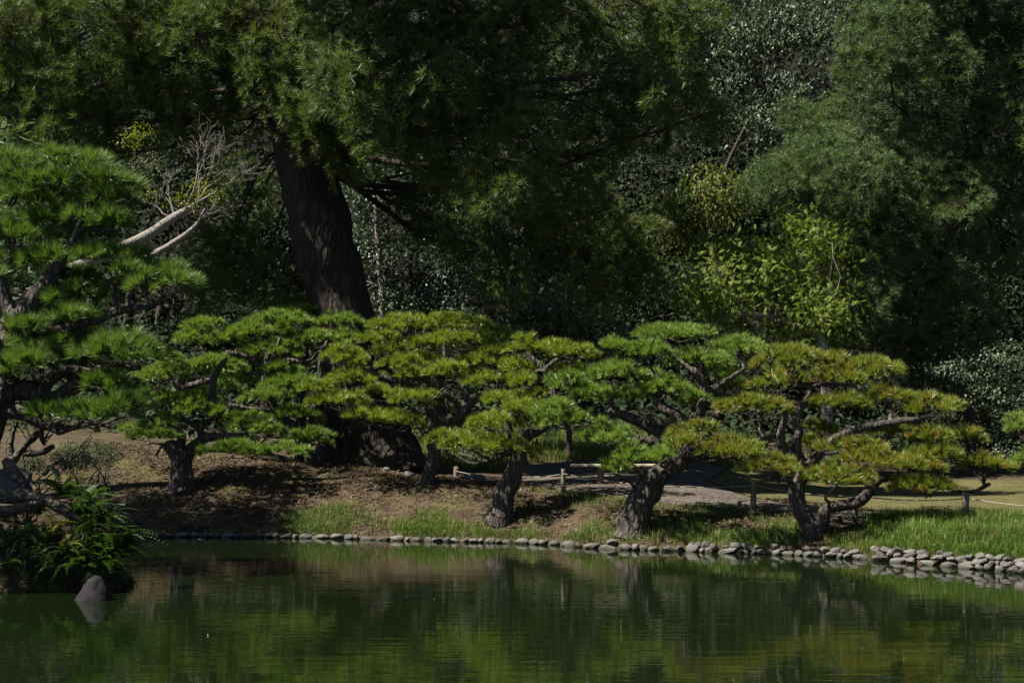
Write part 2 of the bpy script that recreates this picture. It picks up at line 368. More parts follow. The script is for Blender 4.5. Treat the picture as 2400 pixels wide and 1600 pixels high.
# ---------------------------------------------------------------- generators
def catmull(P, n):
    P = np.asarray(P, float); Q = np.vstack([2 * P[0] - P[1], P, 2 * P[-1] - P[-2]])
    t = np.linspace(0, len(P) - 1 - 1e-6, n); i = t.astype(int); f = (t - i)[:, None]
    a, b, c, d = Q[i], Q[i + 1], Q[i + 2], Q[i + 3]
    return .5 * (2 * b + (c - a) * f + (2 * a - 5 * b + 4 * c - d) * f ** 2 + (3 * b - a - 3 * c + d) * f ** 3)
def tube(P, rad, seg=None, sides=8, rough=.12, nf=4.0, wob=0.0):
    P = np.asarray(P, float); rad = np.asarray(rad, float)
    ln = np.linalg.norm(np.diff(P, axis=0), axis=1).sum()
    n = seg or int(np.clip(ln / max(rad.mean() * 1.1, .02), 5, 60))
    C = catmull(np.c_[P, rad], n); r = np.maximum(C[:, 3], .002); C = C[:, :3]
    if wob: C = C + wob * np.stack([vnoise(C * 3 + k * 7.7) for k in range(3)], -1) * np.linspace(0, 1, n)[:, None]
    T = norm(np.gradient(C, axis=0)); N0 = np.cross(T[0], [.3, .2, .93]); 
    if np.linalg.norm(N0) < .1: N0 = np.cross(T[0], [1, 0, 0])
    Ns = [norm(N0)]
    for k in range(1, n): Ns.append(norm(Ns[-1] - T[k] * (Ns[-1] @ T[k])))
    Ns = np.array(Ns); B = np.cross(T, Ns)
    a = np.linspace(0, 2 * math.pi, sides, endpoint=False)
    D = Ns[:, None] * np.cos(a)[None, :, None] + B[:, None] * np.sin(a)[None, :, None]
    V = C[:, None] + D * r[:, None, None]
    if rough: V = V + D * (r[:, None] * rough * fbm(V * nf + 3.1, 3) * 2)[..., None]
    V = V.reshape(-1, 3)
    i = (np.arange(n - 1)[:, None] * sides); j = np.arange(sides)[None, :]; k = (j + 1) % sides
    Q = np.stack([i + j, i + k, i + sides + k, i + sides + j], -1).reshape(-1, 4)
    V = np.vstack([V, C[-1] + T[-1] * r[-1] * .6]); tip = len(V) - 1; e = (n - 1) * sides
    cap = np.stack([e + np.arange(sides), e + (np.arange(sides) + 1) % sides, np.full(sides, tip), np.full(sides, tip)], -1)
    T3 = np.vstack([Q[:, [0, 1, 2]], Q[:, [0, 2, 3]], cap[:, :3]])
    return V, T3
def join(parts):
    V = []; Fs = []; o = 0
    for v, f in parts: V.append(v); Fs.append(np.asarray(f) + o); o += len(v)
    return np.vstack(V), np.vstack(Fs)

def tufts(P, A, k, L, spread=1.0, wd=.007, shoot=.05, lvar=.2):
    """pine shoots: k needles round each axis A at P; one thin triangle per needle"""
    n = len(P); m = n * k
    Pk = np.repeat(P, k, 0); Ak = np.repeat(A, k, 0)
    th = spread * np.sqrt(rng.random(m)) ; 
    R0 = rdir(m); Pp = norm(R0 - Ak * (R0 * Ak).sum(1, keepdims=True))
    d = norm(Ak * np.cos(th)[:, None] + Pp * np.sin(th)[:, None])
    st = Pk + Ak * (rng.random(m) * shoot)[:, None]
    ln = L * (1 - lvar + 2 * lvar * rng.random(m))
    side = norm(np.cross(d, rdir(m))) * (wd * .5)
    mid = st + d * (ln * .1)[:, None]
    tip = st + d * ln[:, None] + np.array([0, 0, -1]) * (ln * .06)[:, None]
    V = np.stack([mid - side, mid + side, tip], 1).reshape(-1, 3)
    return V, np.arange(3 * m).reshape(-1, 3)

def pad_tufts(c, a, b, h, dens, k, L, wd):
    """cloud-pruned foliage pad: a low dome of separate shoot rosettes, flattish underside"""
    area = math.pi * a * b + math.pi * (a + b) * h * .35
    m = max(5, int(area * dens / 14))
    # evenly spread rosette centres
    cand = rng.random((m * 5, 2)); ph = cand[:, 0] * 2 * math.pi; rr = np.sqrt(cand[:, 1]); Q = np.stack([rr * np.cos(ph) * a, rr * np.sin(ph) * b], -1)
    keep = [0]; dmin = np.linalg.norm(Q - Q[0], axis=1)
    for _ in range(m - 1):
        q = int(np.argmax(dmin * (1 + .5 * rng.random(len(Q))))); keep.append(q); dmin = np.minimum(dmin, np.linalg.norm(Q - Q[q], axis=1))
    Q = Q[keep]; rq = np.hypot(Q[:, 0] / a, Q[:, 1] / b)
    lump = fbm(np.stack([Q[:, 0] * 2.2 + c[0] * 3, Q[:, 1] * 2.2 + c[1] * 3, np.full(m, c[2])], -1), 2)
    Q = Q * (1 + .22 * lump)[:, None]
    z = np.sqrt(np.clip(1 - rq ** 2, 0, 1)) * h * 1.2 * (1 + .5 * lump) - .45 * h + rng.normal(size=m) * .025
    C0 = np.c_[Q, z]; out = np.c_[Q[:, 0] / a, Q[:, 1] / b, np.zeros(m)] * (rq ** 1.3)[:, None]
    rs = L * rng.uniform(.45, .85, m)
    t = 13; tw = np.repeat(np.arange(m), t)
    d = rdir(m * t); d[:, 2] = np.abs(d[:, 2]) * 1.2; d = norm(d)
    # the rim sends shoots outwards and a little down
    A = norm(d + out[tw] * .70 + np.array([0, 0, .30]) + .1 * rdir(m * t))
    P = c + C0[tw] + d * rs[tw][:, None] * np.array([1, 1, .75])
    ks = rng.random(len(P)) < .93
    return tufts(P[ks], A[ks], k, L, .64, wd, .06, .25)

def template_leaf(l=.1, wd=.04, fold=.15, droop=.2):
    V = np.array([[0, 0, 0], [l * .45, wd * .5, fold * wd], [l * .45, -wd * .5, fold * wd], [l, 0, -droop * l]]); return V, np.array([[0, 2, 1], [1, 2, 3]])
def template_compound(l=.28, pairs=5, ll=.10, lw=.046, droop=.28):
    Vs = []; Fs = []; o = 0
    for i in range(pairs + 1):
        t = (i + 1) / (pairs + 1); x = l * t; z = -droop * l * t * t
        for s in ((1, -1) if i < pairs else (0,)):
            d = np.array([.45, s * .9, -.25]) if s else np.array([1, 0, -.7]); d = d / np.linalg.norm(d)
            sd = np.array([d[1], -d[0], 0]); sd = sd / np.linalg.norm(sd)
            q = ll * (1 - .35 * abs(t - .5)); b = np.array([x, 0, z])
            Vs += [b, b + d * q * .45 + sd * lw * .5, b + d * q * .45 - sd * lw * .5, b + d * q + np.array([0, 0, -.2 * q])]
            Fs += [[o, o + 2, o + 1], [o + 1, o + 2, o + 3]]; o += 4
    return np.array(Vs), np.array(Fs)
def place(tmpl, P, X, Z, S):
    """copies of a leaf template: local x along X, local z near Z, scaled S"""
    TV, TF = tmpl; X = norm(X); Y = norm(np.cross(Z, X)); Zz = np.cross(X, Y)
    B = np.stack([X, Y, Zz], 1) * S[:, None, None]
    V = np.einsum('kc,ncd->nkd', TV, B) + P[:, None]
    n, k = len(P), len(TV)
    return V.reshape(-1, 3), (TF[None] + (np.arange(n) * k)[:, None, None]).reshape(-1, 3)
def crown_pts(blobs, n, clump=.28, per=14, inner=.25, squash=1.0):
    """leaf positions in clumps over the outer part of ellipsoid blobs [(centre, rx, ry, rz)]"""
    wts = np.array([b[1] * b[2] + b[1] * b[3] for b in blobs]); wts = wts / wts.sum()
    nc = max(4, n // per); bi = rng.choice(len(blobs), nc, p=wts)
    C = np.array([b[0] for b in blobs])[bi]; Rr = np.array([b[1:4] for b in blobs])[bi]
    d = rdir(nc); r = np.where(rng.random(nc) < inner, rng.random(nc) ** .5 * .8, .78 + .3 * rng.random(nc))
    r = r * (1 + .25 * fbm((C + d * Rr) * .9, 2))
    cc = C + d * Rr * r[:, None]
    ok = fbm(cc * .75 + 41, 2) > -.14; cc = cc[ok]; d = d[ok]; nc = len(cc)
    P = np.repeat(cc, per, 0) + rng.normal(size=(nc * per, 3)) * clump * np.array([1, 1, .6 * squash])
    D = np.repeat(d, per, 0)
    return P, D
def leaves(blobs, n, tmpl, clump=.28, per=14, droop=.25, s=(.7, 1.25), inner=.25, squash=1.0):
    P, D = crown_pts(blobs, n, clump, per, inner, squash); m = len(P)
    X = norm(D * .5 + rdir(m) * .8 + np.array([0, 0, -droop])); Z = norm(np.array([0, 0, .8]) + .42 * rdir(m) + D * .7)
    return place(tmpl, P, X, Z, rng.uniform(*s, m))
def blobpx(lst, Y, dep=.85):
    out = []
    for e in lst:
        u, v, a, b = e[:4]; dy = e[4] if len(e) > 4 else rng.uniform(-.8, .8); yy = Y + dy; k = yy / F
        out.append((W(u, v, yy), a * k, max(a, b) * k * dep, b * k))
    return out

def curve_to(a, b, sag=.15, n=5):
    a = np.array(a); b = np.array(b); L = np.linalg.norm(b - a); t = np.linspace(0, 1, n)[:, None]
    P = a * (1 - t) + b * t
    P = P + np.sin(t * math.pi) * (rng.normal(size=3) * L * .10 + np.array([0, 0, -sag * L]))
    P[1:-1] += rng.normal(size=(n - 2, 3)) * L * .05
    return P

def pinetree(label, Y, n, trunk, limbs, pads, mat, group='cloud-pruned pines along the pond', dens=190, k=30, L=.165, wd=.0125, back=.32, yoff=None, base=None, rootflare=True, spread_dy=(.55, -.65), name='pine_tree', bark='bark'):
    tp = [(*zp(n, x, y), r * ZO[n][2]) for x, y, r in trunk]
    b0 = np.array(W(tp[0][0], tp[0][1], Y)) if base is None else np.array(base)
    gz = float(ground(b0[0], b0[1])); 
    root = thing(name, label, 'tree', (b0[0], b0[1], gz), group)
    pw = [W(u, v, Y) for u, v, r in tp]; pr = [r * Y / F for u, v, r in tp]
    pw[0][2] = gz - .12
    V, T = tube(pw, pr, seg=46, sides=20, rough=.16, nf=5); part('trunk', V, T, M[bark], root, True)
    sk = [(np.array(p), r) for p, r in zip(catmull(np.array(pw), 30), np.interp(np.linspace(0, 1, 30), np.linspace(0, 1, len(pr)), pr))][6:]
    for lim in limbs:
        nn = lim[0]; q = lim[1:]; dy = 0
        ww = []; rr = []
        tot = len(q); drift = rng.uniform(-.5, .35)
        for i, e in enumerate(q):
            u, v = zp(nn, e[0], e[1]); ww.append(W(u, v, Y + (e[3] if len(e) > 3 else drift * i / tot))); rr.append(e[2] * ZO[nn][2] * Y / F)
        # root the limb in the nearest wood already there
        d = [np.linalg.norm(s[0] - ww[0]) for s in sk]; j = int(np.argmin(d))
        if d[j] > .03: ww = [sk[j][0]] + ww; rr = [min(rr[0] * 1.1, sk[j][1])] + rr
        V, T = tube(ww, rr, sides=10, rough=.2, nf=9, wob=.03); part('limb', V, T, M[bark], root, True)
        sk += [(p, r) for p, r in zip(catmull(np.array(ww), 14), np.interp(np.linspace(0, 1, 14), np.linspace(0, 1, len(rr)), rr))]
    vs = [zp(p[0], p[1], p[2])[1] for p in pads]; v0, v1 = min(vs), max(vs)
    full = []
    for p in pads:
        nn, x, y, a, h = p[:5]; u, v = zp(nn, x, y); a *= ZO[nn][2]; h *= ZO[nn][2]
        t = (v - v0) / max(1, v1 - v0)
        dy = p[5] if len(p) > 5 else spread_dy[0] * (1 - t) + spread_dy[1] * t + rng.uniform(-.25, .25)
        full.append((u, v, a, h, Y + dy, 1.0))
        if rng.random() < back:
            full.append((u + rng.uniform(-.4, .4) * a, v - rng.uniform(-.1, .5) * h, a * .9, h * .8, Y + dy + rng.uniform(.8, 1.5), .7))
    SK = np.array([s[0] for s in sk]); SR = np.array([s[1] for s in sk])
    for (u, v, a, h, yy, q) in full:
        c = W(u, v, yy); kx = yy / F; A = max(a * kx - L * .58, .14); Hh = max(h * kx - L * .24, .09); Bd = max(.40, A * .8)
        V, T = pad_tufts(c, A, Bd, Hh, dens * q, k, L, wd); part('foliage_pad', V, T, mat, root)
        bot = c + np.array([0, 0, -Hh * .55])
        d = np.linalg.norm(SK - bot, axis=1) + np.maximum(0, SK[:, 2] - bot[2]) * 1.5; j = int(np.argmin(d))
        P = curve_to(SK[j], bot, .05); r0 = min(SR[j] * .8, .05)
        bits = [tube(P, np.linspace(r0, .016, 5), seg=10, sides=7, rough=.2, nf=12, wob=.03)]
        for s in range(5):
            e = bot + np.array([rng.uniform(-.85, .85) * A, rng.uniform(-.85, .85) * Bd, rng.uniform(0, .3) * Hh])
            bits.append(tube(curve_to(P[3] if s % 2 else P[-1], e, .12), np.linspace(.016, .005, 5), seg=6, sides=4, rough=0, wob=.03))
        V, T = join(bits); part('branch', V, T, M['twig' if r0 < .03 else bark], root, True)
    return root

# ---------------------------------------------------------------- pond edging of round stones
def icosphere(sub=2):
    import bmesh
    bm = bmesh.new(); bmesh.ops.create_icosphere(bm, subdivisions=sub, radius=1)
    V = np.array([v.co[:] for v in bm.verts]); Fc = np.array([[v.index for v in f.verts] for f in bm.faces]); bm.free(); return V, Fc
IV, IF = icosphere(2)
stone_meshes = []
for i in range(24):
    s = IV * (1 + .16 * fbm(IV * 1.1 + i * 11.7, 2)[:, None])
    for _ in range(12):                     # knock flats off, as on broken cobbles
        nn = rdir(1)[0]; dd = s @ nn; cut = rng.uniform(.5, .85); s = s - np.outer(np.maximum(0, dd - cut), nn)
    s = s + .05 * np.stack([vnoise(IV * 2.6 + i * 5 + kk * 31) for kk in range(3)], -1)
    s = s / np.abs(s).max(0)
    stone_meshes.append(mesh('stone', s, IF, M['stone'], i % 3 == 0))
edging = thing('stone_edging', 'row of rounded grey stones lining the water along the bank', 'stone edging', gpt(1200, float(shoreY(1200))))
eo = np.array(edging.location)
ns = 0
def stone(x, y, z, sx, sy, sz, rz):
    global ns
    o = link('stone', stone_meshes[rng.integers(24)], edging)
    o.location = Vector(np.array([x, y, z]) - eo); o.scale = (sx, sy, sz); o.rotation_euler = (rng.uniform(-.35, .35), rng.uniform(-.3, .3), rz); ns += 1
def row(u0, u1, z0, back, sizes, keep, hmul=1.0):
    u = u0
    while u < u1:
        Y = float(shoreY(u)); k = F / Y
        wd = float(rng.choice(sizes)) * rng.uniform(.8, 1.2)
        uc = u + wd * k * .5; Yc = float(shoreY(uc)); slope = (shoreY(uc + 10) - shoreY(uc - 10)) / (20 / F * Yc)
        if rng.random() < keep(uc):
            h = min(rng.uniform(.062, .10), wd * .55) * hmul
            stone((uc - 1200) / F * Yc, Yc + back + rng.uniform(-.025, .025), z0 + rng.uniform(-.02, .02), wd * .53, rng.uniform(.10, .14), h, math.atan(slope) + rng.uniform(-.15, .15))
        u += wd * k * .95
S1 = [.12, .15, .18, .22, .28]
row(200, 2690, .028, .06, S1 + [.34, .38], lambda u: 1.0)
row(1360, 2690, .125, .14, S1, lambda u: np.interp(u, [1360, 1500, 1600, 2000, 2060], [.25, .3, .75, .85, 1]), .85)
row(2050, 2690, .205, .22, S1, lambda u: .85, .8)

# ---------------------------------------------------------------- cloud-pruned pines
# right: rusty, twin-stemmed
pinetree('rusty-tipped twin-stemmed pine with wide flat pads, right of the rope fence gap', 32.2, 6,
  [(548, 1268, 80), (520, 1190, 60), (465, 1090, 52), (438, 990, 48), (455, 900, 44), (478, 820, 38)],
  [(6, (470, 820, 34), (380, 725, 32), (335, 660, 28), (350, 570, 22), (380, 470, 18)),
   (6, (335, 650, 22), (270, 625, 18), (180, 660, 14), (110, 690, 10)),
   (6, (470, 820, 34), (430, 700, 32), (450, 610, 30), (430, 540, 26), (470, 450, 22), (510, 380, 18), (520, 300, 14)),
   (6, (478, 825, 32), (560, 760, 28), (640, 670, 28), (720, 620, 26), (850, 580, 26), (1000, 550, 22), (1180, 530, 16)),
   (6, (552, 1240, 52, 0), (598, 1150, 42, 0), (600, 1085, 40, 0), (660, 1065, 36, 0), (780, 1045, 36, 0), (850, 1010, 38, 0), (900, 930, 36, 0), (950, 890, 30, 0), (1080, 890, 22, -.1), (1200, 890, 16, -.2)),
   (6, (1200, 890, 15), (1400, 960, 15), (1500, 975, 13), (1620, 930, 11)),
   (6, (640, 670, 24), (800, 640, 22), (960, 650, 20), (1060, 740, 16))],
  [(6, 390, 180, 225, 72), (6, 640, 205, 115, 60), (6, 880, 240, 215, 75), (6, 330, 320, 165, 72), (6, 680, 310, 185, 68), (6, 190, 470, 225, 65), (6, 690, 460, 200, 72),
   (6, 1000, 415, 175, 75), (6, 1280, 470, 195, 78), (6, 1240, 650, 165, 62), (6, 1480, 660, 95, 62), (6, 770, 720, 210, 42), (6, 800, 800, 185, 58), (6, 1130, 840, 205, 62),
   (6, 1290, 760, 165, 58), (6, 1600, 830, 155, 85), (6, 680, 910, 225, 62, -.9), (6, 1230, 960, 205, 60), (6, 280, 840, 200, 78, -.7), (6, 90, 740, 150, 72, -.6),
   (6, 590, 610, 120, 42, .8), (5, 1130, 720, 130, 48, -.2), (5, 1310, 830, 170, 80, -.5), (5, 1040, 800, 80, 58, -.6), (6, 1000, 620, 140, 40, .9), (6, 560, 700, 120, 40, .9)],
  M['needle_rust'])
# centre right: thick leaning trunk
pinetree('bright green pine with a thick rugged trunk leaning over its pads', 33.6, 5,
  [(735, 1325, 128), (755, 1245, 102), (800, 1120, 86), (880, 1000, 80), (980, 910, 70), (1060, 840, 60), (1090, 765, 52), (1085, 700, 46)],
  [(5, (1060, 800, 40), (960, 745, 38), (880, 705, 35), (760, 640, 32), (640, 590, 28), (560, 590, 20)),
   (5, (1000, 790, 34), (860, 780, 32), (740, 740, 26), (600, 720, 18)),
   (5, (1080, 720, 42), (1000, 600, 36), (920, 560, 28), (870, 480, 18)),
   (5, (1085, 740, 45), (1130, 620, 38), (1180, 500, 30), (1150, 380, 25), (1100, 330, 18)),
   (5, (1180, 480, 25), (1260, 430, 22), (1390, 350, 14)),
   (5, (1060, 700, 30), (940, 660, 28), (820, 640, 18), (870, 600, 12))],
  [(5, 1000, 140, 240, 62), (5, 640, 210, 85, 52), (5, 830, 240, 165, 62), (5, 1150, 300, 195, 68), (5, 1390, 230, 155, 74), (5, 650, 370, 165, 78), (5, 340, 440, 125, 62), (5, 520, 510, 155, 64),
   (5, 720, 520, 115, 60), (5, 940, 450, 145, 68), (5, 1110, 530, 85, 58), (5, 260, 590, 115, 52), (5, 250, 655, 95, 42), (5, 450, 680, 125, 54), (5, 570, 760, 165, 62), (5, 740, 890, 135, 55, -.75),
   (5, 915, 875, 85, 50, -.7), (5, 640, 960, 95, 40, -.4), (5, 1380, 450, 85, 50), (5, 1290, 370, 120, 50, .6)],
  M['needle'])
# centre: s-bent trunk
pinetree('slim pine with an s-bent trunk and low dark pads beside the path post', 35.8, 4,
  [(1225, 1350, 98), (1250, 1280, 74), (1262, 1180, 68), (1310, 1080, 60), (1345, 980, 52), (1345, 900, 46)],
  [(4, (1345, 910, 40), (1300, 850, 30), (1280, 760, 26), (1310, 700, 18)),
   (4, (1350, 890, 40), (1400, 840, 34), (1500, 790, 30), (1560, 720, 26), (1570, 630, 22), (1540, 520, 20), (1500, 430, 18), (1450, 380, 14), (1400, 330, 10)),
   (4, (1510, 440, 16), (1560, 390, 14), (1650, 350, 10)), (4, (1345, 920, 30), (1240, 960, 20), (1160, 990, 14), (1200, 1000, 8))],
  [(4, 1180, 780, 125, 58, -.5), (4, 900, 890, 105, 64, -.4), (4, 1060, 900, 155, 54, -.2), (4, 1230, 920, 145, 48, -.5), (4, 1370, 690, 115, 62), (4, 1240, 650, 125, 45, .5), (4, 1440, 610, 115, 40, .5),
   (5, 90, 215, 115, 66), (5, 370, 265, 160, 66), (5, 70, 415, 85, 52), (5, 80, 585, 95, 52), (5, 230, 230, 100, 60), (5, 60, 330, 120, 50, .8), (5, 330, 350, 120, 40, .8), (5, 60, 680, 120, 50, .3), (5, 90, 860, 90, 50, .3)],
  M['needle_yellow'])
# centre left: yellow-green
pinetree('broad yellow-green pine with a straight slim trunk and forked limb', 38.4, 4,
  [(775, 1140, 66), (795, 1080, 44), (825, 980, 40), (832, 850, 40), (830, 740, 38), (840, 640, 34), (845, 560, 28), (830, 480, 22), (850, 400, 16)],
  [(4, (835, 735, 36), (900, 750, 32), (970, 740, 32), (1010, 680, 34), (1040, 640, 30), (1080, 600, 26), (1180, 580, 20), (1290, 545, 12)),
   (4, (1010, 690, 30), (980, 650, 22), (930, 600, 20), (870, 580, 18), (805, 575, 10)),
   (4, (1040, 640, 28), (1030, 560, 24), (980, 480, 20), (960, 390, 18), (850, 370, 14)),
   (4, (970, 760, 24), (1080, 690, 20), (1170, 705, 12)), (4, (835, 700, 26), (740, 690, 22), (620, 690, 16), (480, 760, 10)),
   (4, (840, 560, 22), (700, 520, 18), (520, 480, 16), (430, 430, 14), (330, 420, 8))],
  [(4, 960, 290, 265, 68), (4, 1170, 400, 175, 64), (4, 910, 470, 130, 64, -.6), (4, 1130, 530, 105, 58, -.6), (4, 1340, 510, 115, 52), (4, 490, 600, 125, 54), (4, 700, 640, 150, 58, -.7), (4, 420, 740, 145, 74),
   (4, 600, 750, 135, 58), (4, 650, 410, 135, 58), (4, 690, 490, 105, 48), (4, 620, 185, 205, 60), (4, 950, 175, 230, 56), (4, 1210, 245, 130, 62), (4, 490, 270, 135, 54), (4, 550, 350, 135, 48),
   (4, 290, 385, 140, 84), (4, 330, 510, 155, 74), (4, 250, 640, 175, 54), (4, 110, 560, 120, 60), (4, 760, 560, 140, 50, .7), (4, 800, 400, 160, 50, .9), (4, 1080, 470, 140, 40, .9), (4, 720, 770, 110, 50, .2)],
  M['needle_yellow'])
# left: low stout pine
pinetree('low stout pine with a forked dark trunk and a bottom pad near the mound', 38.9, 3,
  [(325, 1140, 98), (330, 1060, 74), (322, 990, 72), (290, 935, 60), (250, 890, 44)],
  [(3, (350, 975, 45), (400, 910, 36), (460, 860, 32), (520, 840, 32), (620, 840, 28), (700, 830, 22), (760, 870, 16), (800, 920, 10)),
   (3, (470, 855, 28), (440, 800, 24), (480, 760, 22), (520, 680, 28), (515, 600, 26), (520, 500, 24), (560, 420, 18), (600, 370, 12)),
   (3, (515, 500, 20), (420, 520, 18), (300, 560, 18), (150, 580, 18), (30, 590, 12)), (3, (290, 930, 40), (330, 860, 28), (300, 800, 20), (220, 800, 14)),
   (3, (440, 800, 22), (390, 760, 18), (330, 740, 14)), (3, (530, 690, 20), (640, 680, 18), (760, 690, 16), (900, 690, 10))],
  [(3, 190, 490, 175, 54), (3, 510, 440, 185, 64), (3, 330, 640, 240, 54), (3, 450, 720, 165, 54), (3, 700, 760, 125, 52), (3, 850, 810, 95, 42), (3, 210, 780, 115, 64), (3, 150, 860, 165, 54), (3, 640, 945, 205, 50, -.7),
   (3, 970, 950, 130, 54, -.6), (3, 260, 410, 115, 52), (3, 20, 660, 130, 60), (3, 120, 620, 120, 50), (3, 760, 955, 150, 45, -.4), (3, 560, 560, 130, 40, .9)],
  M['needle'])
# behind it
pinetree('wide green pine with layered pads half hidden behind the low stout pine', 41.0, 3,
  [(1130, 985, 44), (1100, 920, 32), (1050, 820, 28), (980, 740, 26), (900, 680, 26), (850, 560, 24), (860, 440, 22), (900, 340, 18), (930, 240, 12)],
  [(3, (860, 440, 20), (760, 370, 18), (620, 330, 18), (560, 350, 14), (450, 330, 10)), (3, (880, 380, 18), (1000, 380, 16), (1110, 380, 14), (1200, 300, 10)),
   (3, (900, 680, 22), (760, 680, 20), (600, 650, 18)), (3, (1060, 830, 22), (1150, 700, 18), (1180, 560, 16), (1180, 360, 16), (1250, 210, 10))],
  [(3, 430, 270, 150, 84), (3, 650, 270, 125, 64), (3, 940, 155, 200, 60), (3, 1310, 155, 140, 66), (3, 870, 340, 200, 64), (3, 960, 240, 115, 54), (3, 1180, 265, 130, 64), (3, 960, 450, 120, 52), (3, 1040, 545, 200, 54),
   (3, 860, 625, 165, 54), (3, 1020, 735, 160, 48), (3, 1120, 870, 150, 64), (3, 760, 220, 150, 60), (3, 460, 180, 125, 40), (3, 700, 430, 120, 40, .6), (3, 1330, 260, 110, 50, .4), (3, 640, 520, 150, 60, .9), (3, 760, 820, 140, 50, .5)],
  M['needle'])
# dark dome close behind
pinetree('shaded dark green pine dome rising behind the wide layered pine', 43.5, 3,
  [(1060, 960, 40), (1060, 600, 34), (1080, 300, 28), (1110, 110, 18)], [],
  [(3, 1120, 50, 200, 66), (3, 980, 60, 130, 50), (3, 1250, 70, 120, 44), (3, 1090, 110, 240, 40)], M['needle'], back=.3)
# right edge fragment
pinetree('green pine with two pads reaching in beside the dark shrubs, trunk out of view', 33.0, 6,
  [(2080, 1180, 60), (2060, 1000, 50), (2040, 800, 44), (2020, 600, 34)], [(6, (2040, 760, 30), (1960, 700, 24), (1880, 640, 16)), (6, (2050, 900, 26), (1950, 880, 18), (1870, 840, 12))],
  [(6, 1830, 600, 100, 84, 0), (6, 1850, 810, 80, 58, 0), (6, 1960, 520, 120, 70, 0), (6, 2030, 700, 150, 80, 0), (6, 2080, 480, 150, 80, 0)], M['needle'], back=.2)
# tall long-needled pine on the left point
pinetree('long-needled dark green pine with crooked limbs on the fern-covered point', 27.6, 0,
  [(-75, 1190, 62), (-52, 1060, 48), (-22, 960, 44), (5, 880, 38), (22, 800, 34), (36, 752, 30)],
  [(0, (36, 755, 26), (64, 724, 24), (99, 673, 22), (125, 640, 16), (160, 580, 9), (190, 520, 6), (220, 470, 4)),
   (0, (32, 750, 20), (18, 715, 16), (5, 665, 14), (18, 612, 12), (30, 590, 10), (20, 520, 6)),
   (0, (-15, 940, 30), (30, 915, 24), (80, 915, 22), (110, 935, 18), (140, 925, 15), (190, 890, 13), (240, 865, 8)),
   (0, (100, 912, 16), (120, 890, 14), (160, 868, 12), (230, 872, 10), (330, 860, 6)),
   (0, (40, 775, 16), (140, 770, 12), (223, 753, 10), (287, 727, 9), (367, 714, 6)),
   (0, (-30, 990, 24), (20, 960, 20), (70, 975, 16), (110, 1000, 10))],
  [(1, 500, 290, 250, 70), (1, 700, 440, 340, 96), (1, 130, 540, 220, 112), (1, 330, 570, 130, 84), (1, 620, 670, 180, 92), (1, 840, 735, 100, 84), (1, 180, 830, 260, 84), (1, 380, 1010, 250, 84),
   (1, 830, 1000, 290, 92), (1, 1210, 1180, 250, 110), (1, 960, 1130, 210, 84), (1, 500, 1280, 250, 92), (1, 520, 1440, 235, 92), (1, 180, 1510, 190, 60), (2, 640, 90, 260, 92), (2, 180, 140, 130, 64),
   (2, 600, 270, 130, 64), (2, 330, 440, 160, 62), (2, 550, 430, 210, 64), (2, 710, 400, 140, 62), (2, 40, 60, 130, 60), (2, 50, 200, 110, 60), (1, 100, 320, 200, 80), (1, -150, 700, 260, 110), (1, -150, 1100, 260, 110),
   (1, 120, 430, 220, 70), (1, 700, 560, 160, 50, .7), (2, 420, 30, 160, 60, .3), (2, 330, 150, 200, 60, .8),
   (1, 330, 720, 170, 70, .4), (1, 620, 830, 190, 60, .6), (1, 90, 1010, 150, 70, .6), (1, 700, 1270, 180, 60, .5), (1, 300, 440, 220, 90, .2), (1, 820, 560, 150, 60, .5), (1, 560, 1130, 200, 60, .7), (2, 90, 330, 130, 50, .5),
   (0, -190, 830, 120, 45, -2.6), (0, -330, 870, 140, 50, -3.2), (0, -470, 800, 140, 60, -3.6), (0, -160, 960, 100, 40, -2.3), (0, -330, 720, 120, 50, -3.6)],  # pads left of the frame, added to shade the ferns and rock
  M['needle_left'], dens=130, k=38, L=.23, wd=.0105, group='pines on the left point', back=.3, spread_dy=(.5, -.5))

